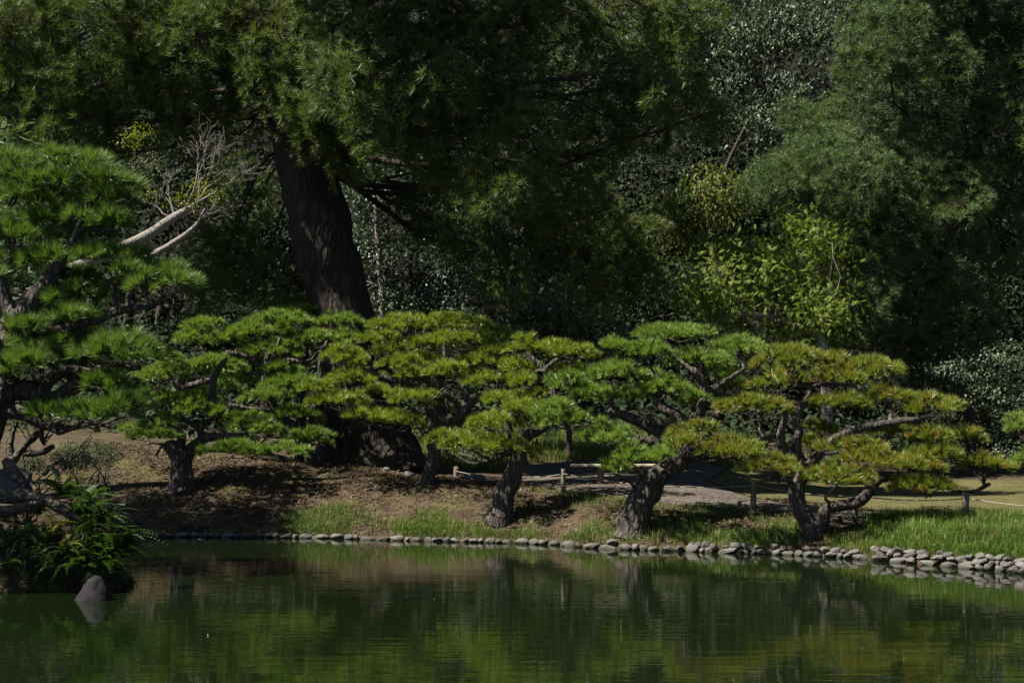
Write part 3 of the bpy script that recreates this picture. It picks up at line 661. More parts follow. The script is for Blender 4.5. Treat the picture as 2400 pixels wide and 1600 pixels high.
# ---------------------------------------------------------------- tall pines behind
def bough(c, a, b, h, root, mat, dens=30, k=27, L=.235, wd=.0170):
    n = max(10, int(dens * 4 * math.pi * ((a * b) ** 1.6 / 3 + (a * h) ** 1.6 / 3 + (b * h) ** 1.6 / 3) ** (1 / 1.6)))
    d = rdir(n); r = np.where(rng.random(n) < .3, .4 + .4 * rng.random(n), .75 + .35 * rng.random(n))
    P = c + d * np.array([a, b, h]) * r[:, None]
    P = P + .42 * np.stack([vnoise(P * 1.5 + 13 * q) for q in range(3)], -1)
    A = norm(d * .75 + np.array([0, 0, .45]) + .3 * rdir(n))
    V, T = tufts(P, A, k, L, 1.25, wd, .05, .12); return part('bough', V, T, mat, root)
def tallpine(name, label, Y, trunk, boughs, mat, group, base=None, sides=28, limb_from=3.5, roots=(), **kw):
    pw = [W(u, v, Y) for u, v, r in trunk]; pr = [r * Y / F for u, v, r in trunk]
    gz = float(ground(pw[0][0], pw[0][1])); pw[0][2] = gz - .25
    root = thing(name, label, 'tree', (pw[0][0], pw[0][1], gz), group)
    V, T = tube(pw, pr, seg=70, sides=sides, rough=.10, nf=2.2); part('trunk', V, T, M['bark_big'], root, True)
    for (a, b, c, ye) in roots:
        q = [W(a[0], a[1], Y - .2), W(b[0], b[1], (Y + ye) / 2 - .3), W(c[0], c[1], ye)]; q[2][2] = float(ground(q[2][0], q[2][1])) - .08
        V, T = tube(q, [.55, .36, .10], seg=18, sides=16, rough=.14, nf=2.5); part('root', V, T, M['bark_big'], root, True)
    C = catmull(np.array(pw), 40); CR = np.interp(np.linspace(0, 1, 40), np.linspace(0, 1, len(pr)), pr)
    ok = C[:, 2] > gz + limb_from
    for e in boughs:
        u, v, a, b = e[:4]; yy = e[4]; c = W(u, v, yy); kx = yy / F; big = len(e) > 5
        if big: bough(c, a * kx, max(a, b) * kx * .9, b * kx, root, mat, dens=22, k=13, L=.36, wd=.075)
        else: bough(c, a * kx * 1.12, max(a, b) * kx * .9, b * kx * 1.15, root, mat, **kw)
        t = c + np.array([0, 0, -b * kx * .2]); dd = np.linalg.norm(C - t, axis=1) + 1.2 * np.maximum(0, C[:, 2] - t[2] - 1) + 50 * (~ok); j = int(np.argmin(dd))
        P = curve_to(C[j], t, -.08); r0 = min(CR[j] * .4, .02 + .009 * np.linalg.norm(P[-1] - P[0]))
        bits = [tube(P, np.linspace(r0, .02, 5), seg=14, sides=7, rough=.2, nf=6, wob=.08)]
        for s in range(6):
            q = c + rdir(1)[0] * np.array([a, a * .8, b]) * kx * .85
            bits.append(tube(curve_to(P[-1] if s % 2 else P[3], q, .05), np.linspace(.020, .007, 5), seg=6, sides=4, rough=0, wob=.05))
        V, T = join(bits); part('branch', V, T, M['bark_big'], root, True)
    return root

A_lit = [(60, 40, 110, 80), (200, 60, 110, 80), (340, 40, 110, 70), (470, 70, 100, 80), (560, 130, 80, 60), (110, 170, 110, 70), (260, 190, 100, 60), (20, 260, 90, 60), (150, 290, 100, 60), (300, 270, 80, 50),
         (400, 170, 90, 50), (430, 240, 80, 45), (520, 210, 70, 50), (590, 260, 60, 50), (690, 265, 60, 50), (430, 310, 50, 40), (640, 200, 60, 60), (620, 60, 80, 70), (720, 330, 50, 40), (560, 20, 80, 50),
         (800, 370, 55, 50), (840, 320, 50, 45), (240, 340, 70, 40), (-60, 120, 100, 90), (-60, 250, 90, 60), (350, 100, 90, 60), (690, 130, 70, 70)]
A_dark = [(780, 60, 90, 80), (900, 130, 100, 80), (800, 190, 80, 60), (870, 250, 80, 70), (960, 300, 75, 90), (1050, 350, 90, 90), (1000, 40, 90, 70), (1100, 90, 80, 70), (1210, 50, 90, 60), (1200, 190, 90, 50),
          (1130, 260, 60, 60), (1240, 310, 80, 50), (1180, 420, 100, 80), (1330, 400, 90, 70), (1350, 500, 90, 80), (1430, 620, 80, 100), (1300, 560, 70, 60), (1380, 700, 50, 50), (1460, 560, 70, 50), (1480, 650, 60, 45),
          (1100, 560, 60, 80), (1000, 480, 60, 80), (1320, 80, 100, 80), (1470, 60, 60, 60), (1480, 180, 60, 60), (1590, 130, 80, 90), (1640, 260, 70, 70), (1500, 300, 70, 50), (560, 480, 70, 90), (480, 640, 60, 80),
          (620, 640, 50, 50), (1260, 480, 70, 60), (1060, 200, 60, 60), (550, 590, 50, 60), (1400, 300, 60, 50), (1180, 660, 50, 40), (1590, 30, 80, 60)]
zof = lambda v: H + (HOR - v) / F * 42
bo = [(u, v, a, b, (42.4 - .2 * (zof(v) - 8) if u < 600 else 40.6) + rng.uniform(-.5, .6)) for u, v, a, b in A_lit]
bo += [(u, v, a, b, (38.4 if (u > 760 and v < 460) else 42.6) + rng.uniform(-1.2, 1.5)) for u, v, a, b in A_dark]
# the crown above the frame that shades the middle
for (u, v, a, b, yy) in [(560, -330, 160, 90, 43), (760, -280, 170, 100, 38), (640, -480, 170, 90, 38.5), (900, -420, 170, 90, 37.5), (1000, -250, 150, 80, 38), (480, -560, 150, 80, 43), (780, -640, 160, 90, 42),
                         (600, -380, 120, 70, 37.2), (1000, -520, 130, 80, 42), (720, -110, 110, 60, 42.5), (900, -110, 120, 70, 38), (1100, -120, 120, 60, 37.6), (830, -190, 130, 70, 37.2), (1060, -360, 130, 70, 37), (1200, -230, 130, 70, 37), (700, -200, 120, 70, 37.4), (960, -180, 130, 60, 36.6), (1250, -90, 110, 60, 37.4)]:
    bo.append((u, v, a, b, float(yy), 1))
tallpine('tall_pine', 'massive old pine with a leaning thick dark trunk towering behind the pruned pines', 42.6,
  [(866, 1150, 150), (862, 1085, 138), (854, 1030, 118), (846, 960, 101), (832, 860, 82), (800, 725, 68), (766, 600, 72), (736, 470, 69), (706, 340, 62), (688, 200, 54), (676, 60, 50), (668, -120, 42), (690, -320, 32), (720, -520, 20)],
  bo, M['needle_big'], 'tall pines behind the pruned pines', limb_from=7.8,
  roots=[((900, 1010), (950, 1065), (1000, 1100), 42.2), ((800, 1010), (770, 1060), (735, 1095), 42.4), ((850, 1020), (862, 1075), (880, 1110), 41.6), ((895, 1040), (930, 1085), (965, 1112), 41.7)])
B_b = [(2000, 300, 120, 75), (1930, 390, 110, 65), (2080, 420, 110, 65), (1840, 440, 90, 40), (1960, 500, 130, 50), (2100, 520, 110, 55), (2190, 420, 110, 45), (2240, 480, 80, 50), (2040, 600, 110, 55), (1990, 710, 90, 60),
       (2090, 760, 100, 75), (2180, 650, 100, 80), (1950, 800, 60, 45), (1900, 300, 60, 60), (2080, 60, 110, 55), (2200, 30, 130, 50), (2060, 145, 90, 40), (2330, 330, 70, 70), (2350, 540, 80, 90), (2270, 750, 80, 70),
       (2320, 60, 100, 60), (2150, 330, 80, 50), (2000, 440, 100, 50), (1780, 450, 50, 35), (2380, 430, 60, 60), (2160, 850, 80, 50), (2230, 180, 70, 50), (2400, 200, 80, 80)]
bo = [(u, v, a, b, 46.6 + rng.uniform(-1.3, 1.4)) for u, v, a, b in B_b] + [(2350, -160, 150, 80, 46.0, 1), (2150, -120, 120, 60, 46.0, 1), (2500, 60, 120, 90, 46.0, 1), (2520, 350, 120, 120, 46.0, 1)]
tallpine('tall_pine', 'tall pine with a crooked slim trunk and soft grey-green boughs above the dark shrubs', 47.3,
  [(2150, 1000, 22), (2148, 900, 18), (2150, 820, 17), (2195, 640, 17), (2240, 500, 18), (2285, 350, 20), (2325, 255, 19), (2390, 150, 17), (2440, 0, 14), (2450, -150, 9)],
  bo, M['needle_blue'], 'tall pines behind the pruned pines', sides=16)

# ---------------------------------------------------------------- broadleaf trees and shrubs behind
def broadleaf(name, label, cat, Y, blobs, n, tmpl, mat, stem=None, group=None, bark='twig', crown='crown', **kw):
    bl = blobpx(blobs, Y)
    c = np.mean([b[0] for b in bl], 0)
    if stem: p0 = W(stem[0][0], stem[0][1], Y)
    else: p0 = np.array([c[0], c[1] + .2, 0])
    gz = float(ground(p0[0], p0[1])); root = thing(name, label, cat, (p0[0], p0[1], gz), group)
    if stem: pw = [W(u, v, Y) for u, v, r in stem]; pr = [r * Y / F for u, v, r in stem]; pw[0][2] = gz - .1
    else:
        top = c; hgt = max(.5, top[2] - gz); pw = [np.array([p0[0], p0[1], gz - .1])] + list(curve_to(np.array([p0[0], p0[1], gz + hgt * .2]), top, 0, 4)); pr = np.linspace(.03 + .016 * hgt, .03, 5)
    V, T = tube(pw, pr, sides=10, rough=.1, nf=5); part('trunk', V, T, M[bark], root, True)
    C = catmull(np.array(pw), 20)[6:]
    bits = []
    for b in bl:
        for s in range(4):
            q = b[0] + rdir(1)[0] * np.array(b[1:4]) * .75; j = int(np.argmin(np.linalg.norm(C - q, axis=1) + .8 * np.maximum(0, C[:, 2] - q[2])))
            bits.append(tube(curve_to(C[j], q, -.05), np.linspace(.03, .008, 5), seg=6, sides=4, rough=0, wob=.06))
    V, T = join(bits); part('branches', V, T, M[bark], root, True)['kind'] = 'stuff'
    V, T = leaves(bl, n, tmpl, **kw); part(crown, V, T, mat, root)
    return root
LF = template_leaf(.22, .12); LFs = template_leaf(.11, .055); LFl = template_leaf(.20, .075, .2, .5); LFh = template_leaf(.20, .08, .2, .45)
CP = template_compound()
gB = 'broadleaf trees at the foot of the hill'
broadleaf('camellia_tree', 'small glossy-leaved tree catching light just right of the massive trunk', 'tree', 46.5, [(880, 455, 70, 60), (850, 560, 55, 80), (905, 600, 50, 60), (930, 710, 60, 45), (850, 690, 40, 40)], 6500, LFs, M['leaf_gloss'],
  stem=[(896, 760, 8), (895, 705, 8), (892, 650, 7), (885, 560, 6), (880, 470, 4)], bark='bark_grey', per=10, clump=.2)
broadleaf('evergreen_shrub', 'small-leaved sparkling evergreen shrub between the massive trunk and the red-tipped shrub', 'shrub', 47.5, [(1090, 640, 110, 70), (1000, 710, 70, 50), (1120, 720, 90, 60), (1050, 560, 60, 50), (960, 740, 60, 40)], 8000, LFs, M['leaf_gloss'], per=10)
broadleaf('red_tipped_shrub', 'glossy shrub with a few reddish young leaves behind the middle pines', 'shrub', 46.0, [(1280, 720, 100, 70), (1370, 760, 80, 55), (1330, 620, 60, 40), (1440, 790, 80, 45), (1250, 780, 80, 45)], 4200, LFl, M['leaf_redtip'], per=9, clump=.3)
broadleaf('oak_tree', 'grey-green shining broadleaf tree high on the hill beside the grey-green boughs', 'tree', 56.0, [(1760, 60, 75, 60), (1860, 80, 90, 65), (1950, 50, 70, 60), (1800, 190, 70, 50), (1900, 195, 80, 55), (1820, 290, 60, 40), (1700, 140, 50, 60)], 8000, LFl, M['leaf_gloss2'], per=34, clump=.36, inner=.1, droop=.7, group=gB)
broadleaf('turning_tree', 'small tree with large drooping leaves turning yellow and orange', 'tree', 47.0, [(1640, 500, 90, 60), (1680, 440, 50, 45), (1590, 550, 60, 40), (1560, 480, 40, 40), (1700, 490, 40, 40)], 2600, LFh, M['leaf_turning'], per=9, droop=.9, clump=.32)
broadleaf('compound_leaved_tree', 'sunlit yellow-green tree with feathery compound leaves and a pale bent limb', 'tree', 44.3, [(1800, 560, 120, 55), (1720, 640, 140, 70), (1880, 640, 110, 75), (1650, 690, 80, 50), (1800, 730, 120, 50), (1900, 730, 90, 50), (1930, 560, 60, 50), (1620, 650, 60, 40), (1890, 800, 70, 40)], 9500, CP, M['leaf_compound'],
  stem=[(1940, 900, 16), (1930, 820, 12), (1880, 770, 9), (1790, 740, 8), (1720, 740, 7), (1640, 770, 4)], bark='bark_grey', per=6, clump=.3, droop=.1, s=(.40, .66))
broadleaf('layered_shrub', 'dark glossy shrub with flat layered sprays beyond the lawn', 'shrub', 46.0, [(2270, 865, 120, 30), (2350, 930, 90, 32), (2250, 930, 80, 28), (2370, 1000, 80, 36), (2350, 830, 90, 28), (2190, 890, 60, 26), (2260, 1010, 90, 34), (2350, 1060, 100, 34), (2440, 900, 80, 60)], 9000, LFs, M['leaf_gloss2'], per=12, clump=.22, squash=.4)
broadleaf('pale_compound_tree', 'pale shiny compound-leaved tree behind the long-needled pine', 'tree', 35.0, [(50, 365, 70, 50), (-40, 400, 90, 70), (30, 430, 80, 50), (-20, 330, 60, 40), (-150, 450, 150, 120), (-260, 600, 150, 150), (-140, 650, 120, 110), (-300, 400, 130, 120), (110, 630, 110, 110), (180, 710, 80, 70), (40, 770, 110, 80), (0, 560, 100, 90)], 4800, CP, M['leaf_compound_l'], stem=[(-90, 1060, 14), (-80, 800, 12), (-60, 560, 10), (-10, 420, 6)], bark='twig', per=6, clump=.25, droop=.35, s=(.7, 1.0))  # unseen left part of the crown added to throw shade on the mound
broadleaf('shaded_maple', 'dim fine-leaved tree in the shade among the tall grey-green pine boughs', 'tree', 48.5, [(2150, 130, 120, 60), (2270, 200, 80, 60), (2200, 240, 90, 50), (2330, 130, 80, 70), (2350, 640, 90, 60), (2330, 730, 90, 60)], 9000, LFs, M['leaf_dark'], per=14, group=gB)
# dark evergreen trees filling the hillside, one by one
hs = [(-120, 420, 60), (140, 560, 57), (90, 160, 62), (360, 350, 60), (420, 700, 55), (620, 520, 58), (640, 180, 64), (900, 380, 60), (880, 820, 55), (960, 120, 64), (1140, 480, 58), (1200, 200, 63), (1240, 860, 56), (1430, 420, 60), (1470, 120, 64),
      (1560, 720, 55), (1680, 330, 59), (1650, 60, 66), (1860, 420, 60), (1900, 850, 55), (2120, 260, 60), (2180, 600, 56), (2130, 20, 66), (2400, 400, 59), (2430, 760, 55), (2420, 100, 64), (2600, 560, 58), (-220, 760, 54), (300, 60, 65), (2250, 960, 52)]
adj = ['low', 'tall']
for i, (u, v, yy) in enumerate(hs):
    s = 1.0
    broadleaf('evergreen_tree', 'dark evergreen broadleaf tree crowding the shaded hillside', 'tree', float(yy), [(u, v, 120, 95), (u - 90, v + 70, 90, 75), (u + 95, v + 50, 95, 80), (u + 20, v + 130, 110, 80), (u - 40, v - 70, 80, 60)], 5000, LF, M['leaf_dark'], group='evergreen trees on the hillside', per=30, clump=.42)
# undergrowth on the hill
n = 42000
px = rng.uniform(-30, 30, n); py = rng.uniform(50, 92, n); pz = ground(px, py)
Pp = np.stack([px, py, pz + rng.random(n) ** 1.5 * 1.3], -1)
V, T = place(template_leaf(.28, .16), Pp, rdir(n), norm(np.array([0, -.3, 1.]) + .5 * rdir(n)), rng.uniform(.6, 1.5, n))
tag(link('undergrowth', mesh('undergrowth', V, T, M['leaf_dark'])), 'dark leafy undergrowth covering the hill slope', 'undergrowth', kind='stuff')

# ---------------------------------------------------------------- leaning grey tree with dead twigs
Yd = 38.0
root = thing('leaning_tree', 'leaning smooth grey tree with bare dead twigs and yellow-green sprigs', 'tree', gpt(-60, Yd))
pw = [gpt(-60, Yd, .2), W(10, 780, Yd), W(110, 665, Yd), W(215, 612, Yd), W(285, 580, Yd), W(345, 552, Yd), W(395, 518, Yd), W(438, 492, Yd), W(465, 474, Yd + .2), W(508, 448, Yd + .5)]
V, T = tube(pw, np.array([20, 18, 16, 14, 13, 12.5, 11, 8, 4, 1.2]) * Yd / F, sides=14, rough=.07, nf=3); part('trunk', V, T, M['bark_grey'], root, True)
pw = [W(110, 680, Yd), W(230, 660, Yd - .2), W(290, 640, Yd - .3), W(345, 605, Yd - .4), W(405, 570, Yd - .4), W(455, 533, Yd - .5), W(480, 490, Yd - .5)]
V, T = tube(pw, np.array([11, 11, 11, 9, 7, 5, 2]) * Yd / F, sides=12, rough=.1, nf=4); part('limb', V, T, M['bark_grey'], root, True)
def twiggy(p0, p1, depth, r, bits, spread=.6):
    P = curve_to(p0, p1, -.04); bits.append(tube(P, np.linspace(r, r * .55, 5), seg=6, sides=5, rough=0, wob=.02))
    if depth == 0: return
    d = P[-1] - P[0]; L = np.linalg.norm(d)
    for s in range(3):
        st = P[[2, 3, 4][s]]; q = norm(d / L + rdir(1)[0] * np.array([1, .7, 1]) * spread); twiggy(st, st + q * L * rng.uniform(.5, .75), depth - 1, r * .6, bits, spread)
for a, b, r in [((410, 512), (390, 455), 6), ((430, 500), (470, 400), 6), ((455, 480), (485, 395), 5), ((462, 476), (525, 410), 4), ((420, 560), (430, 510), 4), ((450, 535), (500, 500), 4), ((400, 510), (330, 475), 5)]:
    bits = []; twiggy(W(*a, Yd), W(*b, Yd + rng.uniform(-.3, .3)), 3, r * Yd / F * .5, bits, .75); V, T = join(bits); part('dead_twigs', V, T, M['twig_dead'], root, True)
V, T = leaves(blobpx([(470, 435, 32, 24), (495, 455, 30, 16), (350, 455, 20, 14), (310, 325, 34, 20), (440, 470, 30, 14), (330, 305, 20, 14), (390, 470, 14, 10)], Yd), 700, template_leaf(.075, .03), clump=.10, per=7); part('crown', V, T, M['leaf_sprig'], root)
V, T = leaves(blobpx([(330, 400, 40, 30), (300, 430, 30, 20), (360, 380, 30, 20)], Yd), 700, template_leaf(.07, .03), clump=.12, per=8); part('crown', V, T, M['leaf_azalea'], root)

V, T = leaves(blobpx([(-160, 560, 150, 120, -1.2), (-10, 600, 110, 100, -1.4), (90, 660, 90, 80, -1.4), (-60, 730, 110, 80, -1.0), (130, 750, 70, 50, -1.2), (-260, 450, 130, 110, -1.5), (-120, 420, 110, 80, -1.0)], Yd), 7500, template_leaf(.13, .06), clump=.3, per=20); part('crown', V, T, M['leaf_azalea'], root)  # leafy crown, largely out of view, added to shade the left mound

# ---------------------------------------------------------------- rope fence, bench
fence = thing('rope_fence', 'low post-and-rope fence of short wooden posts along the path', 'fence', gpt(1766, 34.2))
def wpart(name, V, T, mat, parent, smooth=True): return part(name, V, T, mat, parent, smooth)
posts = []
for (u, vb, vt, rad) in [(1069, 1118, 1095, .065), (1320, 1153, 1100, .055), (1766, 1196, 1126, .058), (2005, 1214, 1150, .058), (2263, 1223, 1155, .066), (2640, 1245, 1172, .06)]:
    b = hit(u, vb); top = H + (HOR - vt) / F * b[1]
    V, T = tube([b - [0, 0, .2], b, [b[0] + .005, b[1], top - .03], [b[0] + .008, b[1], top]], [rad, rad, rad * .97, rad * .9], seg=10, sides=14, rough=.05, nf=9); wpart('post', V, T, M['post'], fence)
    posts.append((b, top))
for i in range(len(posts) - 1):
    (a, ta), (b, tb) = posts[i], posts[i + 1]; p = np.array([a[0], a[1] - .05, ta - .09]); q = np.array([b[0], b[1] - .05, tb - .10])
    t = np.linspace(0, 1, 9)[:, None]; L = np.linalg.norm(q - p); P = p * (1 - t) + q * t; P[:, 2] -= .028 * L * 4 * (t * (1 - t))[:, 0]
    V, T = tube(P, np.full(9, .011), seg=30, sides=6, rough=0); wpart('rope', V, T, M['rope'], fence)

def box(c, sx, sy, sz, bev=.01):
    import bmesh
    bm = bmesh.new(); bmesh.ops.create_cube(bm, size=1); bmesh.ops.scale(bm, vec=(sx, sy, sz), verts=bm.verts)
    bmesh.ops.bevel(bm, geom=bm.edges[:], offset=bev, segments=2, affect='EDGES'); bmesh.ops.triangulate(bm, faces=bm.faces[:])
    bm.verts.index_update(); V = np.array([v.co[:] for v in bm.verts]); T = np.array([[v.index for v in f.verts] for f in bm.faces]); bm.free()
    return V + np.array(c), T
bb = gpt(1408, 38.6); kx = bb[1] / F
bench = thing('park_bench', 'plain backless plank bench on log legs behind the thick leaning pine', 'bench', bb)
seatz = bb[2] + .44
V, T = box(((1440 - 1200) * kx, bb[1], seatz), 205 * kx, .38, .055, .012); part('seat', V, T, M['bench'], bench)
for u in (1408, 1500):
    x = (u - 1200) * kx; z0 = float(ground(x, bb[1])) - .05
    V, T = tube([[x, bb[1], z0], [x, bb[1], (z0 + seatz) / 2], [x, bb[1], seatz - .02]], [.085, .08, .08], seg=8, sides=16, rough=.05, nf=6); part('leg', V, T, M['bench_leg'], bench, True)

# ---------------------------------------------------------------- rocks
def rock(name, label, c, r, seed, pw=.8, parent=None):
    V3, F3 = icosphere(4)
    s = V3 * (1 + .18 * fbm(V3 * 1.1 + seed, 3)[:, None])
    for _ in range(9):
        nn = rdir(1)[0]; s = s - np.outer(np.maximum(0, s @ nn - rng.uniform(.6, .9)), nn)
    s = s + .035 * np.stack([fbm(V3 * 5 + seed + q * 9, 2) for q in range(3)], -1)
    o = link(name, mesh(name, s * np.array(r), F3, M['rock'] if 'rock' in M else M['stone'], True)); o.location = Vector(c); tag(o, label, 'rock'); return o
M['rock'] = plain('dark_granite', (.012, .011, .012), .9, .6, 14)
p = W(217, 1404, 23.45)
V3, F3 = icosphere(4)
s = V3 * (1 + .10 * fbm(V3 * 1.5 + 4, 3)[:, None]); tz = np.clip((s[:, 2] + 1) / 2, 0, 1); s[:, :2] *= (1.12 - .66 * tz ** 1.5)[:, None]; s[:, 0] += .12 * tz
s = s + .10 * np.stack([fbm(V3 * 2.3 + q * 9, 3) for q in range(3)], -1)
o = link('rock', mesh('rock', s * np.array([.31, .26, .38]), F3, M['rock'], True)); o.location = (p[0], p[1], -.04); tag(o, 'pointed dark rock standing in the water before the ferns', 'rock')
M_r = M['rock']; M['rock'] = plain('pale_boulder', (.085, .078, .073), .8, .5, 9)
c = W(20, 1128, 25.4); rock('rock', 'pale grey boulder under the long-needled pine on the point', (c[0], c[1], c[2] - .05), (.36, .32, .30), 3)
c = W(905, 1097, 40.6); g0 = ground(c[0], c[1]); rock('rock', 'small whitish stone at the foot of the massive trunk', (c[0], c[1], g0 + .05), (.11, .10, .10), 8)
c = W(958, 1101, 40.2); g0 = ground(c[0], c[1]); rock('rock', 'flat grey stone beside the small whitish stone', (c[0], c[1], g0 + .03), (.17, .12, .09), 12)
c = W(1105, 1104, 40.2); g0 = ground(c[0], c[1]); rock('rock', 'long low pale stone at the path head by the short post', (c[0], c[1], g0 + .02), (.34, .2, .13), 17)
M['rock'] = M_r

# ---------------------------------------------------------------- left point: log, plank, ferns, sedge, azaleas
root = thing('fallen_log', 'weathered crooked log lying over the fern bank', 'log', hit(60, 1180))
Yl = 24.9
V, T = tube([W(-60, 1140, Yl + .3), W(0, 1156, Yl + .1), W(60, 1160, Yl), W(110, 1172, Yl), W(150, 1195, Yl - .05), W(190, 1228, Yl - .1)], np.array([24, 20, 16, 15, 13, 9]) * Yl / F, sides=14, rough=.16, nf=7); part('trunk', V, T, M['bark_root'], root, True)
V, T = tube([W(-40, 1200, Yl), W(20, 1198, Yl - .1), W(70, 1186, Yl - .1), W(108, 1176, Yl)], np.array([16, 14, 11, 8]) * Yl / F, sides=12, rough=.16, nf=7); part('branch', V, T, M['bark_root'], root, True)
out = np.array([W(u, v, 25.3) for u, v in [(6, 1080), (16, 1071), (26, 1076), (50, 1108), (76, 1150), (80, 1170), (60, 1176), (40, 1150), (16, 1112)]])
sl = [out * [1, 1, 1] + [0, dy, dz] for dy, dz in ((-.10, -.02), (-.07, 0), (.07, .0), (.10, -.02))]; cen = out.mean(0)
sl[0] = cen + [0, -.10, 0] + (out - cen) * .86; sl[3] = cen + [0, .10, 0] + (out - cen) * .86
V = np.vstack(sl + [[cen + [0, -.11, 0]], [cen + [0, .11, 0]]]); m = len(out); T = []
for a in range(3):
    for q in range(m): T += [[a * m + q, a * m + (q + 1) % m, (a + 1) * m + (q + 1) % m], [a * m + q, (a + 1) * m + (q + 1) % m, (a + 1) * m + q]]
for q in range(m): T += [[4 * m, (q + 1) % m, q], [4 * m + 1, 3 * m + q, 3 * m + (q + 1) % m]]
m_ = V.mean(0); o = link('tree_stump', mesh('tree_stump', V - m_, np.array(T), M['bark_root'], False)); o.location = Vector(m_); tag(o, 'dark slab-like broken stump leaning over the pale boulder', 'stump')

def frond_template(l=.5, pairs=14, pl=.085, pw=.020, droop=.45):
    Vs = []; Fs = []; o = 0
    def pt(t): return np.array([l * t * (1 - .15 * t), 0, .22 * l * math.sin(t * 2.2) - droop * l * t * t])
    for i in range(12):
        a, b = pt(i / 12), pt((i + 1) / 12); r = .004 * (1 - i / 13)
        Vs += [a + [0, r, 0], a - [0, r, 0], b - [0, r * .9, 0], b + [0, r * .9, 0]]; Fs += [[o, o + 1, o + 2], [o, o + 2, o + 3]]; o += 4
    for i in range(pairs):
        t = .12 + .86 * i / (pairs - 1); q = pl * (math.sin(math.pi * min(1, t * .85 + .12)) ** .7) * (1.15 - t * .7)
        b = pt(t)
        for s in (1, -1):
            d = norm(np.array([.42, s * .9, -.22])); sd = np.array([1., 0, 0]) * pw * .5
            Vs += [b - sd, b + sd, b + d * q * .6 + sd * .9, b + d * q * .6 - sd * .5, b + d * q]; Fs += [[o, o + 1, o + 2], [o, o + 2, o + 3], [o + 3, o + 2, o + 4]]; o += 5
    return np.array(Vs), np.array(Fs)
fm = [mesh('frond', *frond_template(.52, 15, .10, .026, d), M['fern']) for d in (.35, .55, .8)]
fy = [mesh('frond', *frond_template(.42, 12, .09, .026, d), M['fern_yellow']) for d in (.3, .5)]
def fern(label, u, v, Y, n, meshes, size, group='ferns on the left point', face=0.0, wide=math.pi):
    p = W(u, v, Y); root = thing('fern', label, 'fern', p, group)
    for i in range(n):
        o = link('frond', meshes[rng.integers(len(meshes))], root); a = face + rng.uniform(-wide, wide)
        o.rotation_euler = (rng.uniform(-.3, .3), rng.uniform(-1.0, .15), a); s = size * rng.uniform(.7, 1.2); o.scale = (s, s, s)
        o.location = (rng.uniform(-.09, .09), rng.uniform(-.09, .09), rng.uniform(-.04, .08))
    return root
lab = 'dark green arching fern on the bank of the left point'
fern('dark fern arching from the top of the fern bank beside the log', 150, 1165, 25.3, 24, fm, 1.15)
for u, v, Y in [(205, 1190, 25.0), (230, 1235, 24.9), (195, 1250, 24.8), (250, 1275, 24.8), (265, 1310, 24.75), (215, 1300, 24.7), (170, 1215, 25.0), (280, 1285, 25.0), (185, 1335, 24.5), (235, 1340, 24.6)]:
    fern('dark green fern drooping over the water side of the left point', u, v, Y, 22, fm, 1.1, 'ferns drooping over the water', face=-.6, wide=1.9)
for u, v, Y in [(30, 1235, 24.8), (80, 1210, 24.9), (10, 1280, 24.7), (100, 1290, 24.6), (60, 1260, 24.7), (60, 1310, 24.5), (125, 1325, 24.5), (15, 1330, 24.45), (150, 1300, 24.55)]:
    fern('dim green fern in the shade below the log', u, v, Y, 14, fm, .85, 'ferns below the log')
fern('yellowing fern with dry golden fronds below the log', 118, 1250, 24.55, 9, fy, 1.0, face=-.3, wide=1.6)
fern('small yellow fern with drying fronds low among the dark ferns', 150, 1285, 24.45, 8, fy, .95, face=-.2, wide=1.3)
# sedge fringe at the waterline
def blades(P, h, wd, mat_bend=.5, lean=None):
    n = len(P); a = rng.random(n) * 2 * math.pi; D = np.stack([np.cos(a), np.sin(a), 0 * a], -1)
    if lean is not None: D = norm(D + lean)
    S = np.stack([-D[:, 1], D[:, 0], 0 * a], -1) * (wd * rng.uniform(.6, 1.3, n))[:, None] * .5
    # turn the flat of each blade any way
    hh = h * rng.uniform(.5, 1.25, n); b = rng.uniform(.1, 1, n) * mat_bend
    up = np.array([0, 0, 1.])
    m1 = P + up * (hh * .55)[:, None] + D * (hh * b * .25)[:, None]; tip = P + up * (hh * (1 - .35 * b))[:, None] + D * (hh * b * .85)[:, None]
    V = np.stack([P - S, P + S, m1 + S * .8, m1 - S * .8, tip], 1).reshape(-1, 3)
    T = np.array([[0, 1, 2], [0, 2, 3], [3, 2, 4]])[None] + (np.arange(n) * 5)[:, None, None]
    return V, T.reshape(-1, 3)
n = 9000
x = rng.uniform(-11.5, -5.6, n); y = rng.uniform(24.0, 26.3, n); sp = sdpoly(x, y, PEN); k = (sp > -.05) & (sp < 1.4); x, y = x[k], y[k]
V, T = blades(np.stack([x, y, ground(x, y) - .03], -1), .30, .012, .9, np.array([.2, -.5, 0]))
tag(link('sedge', mesh('sedge', V, T, M['sedge'])), 'dark tangled sedge at the edge of the left point', 'sedge', kind='stuff')

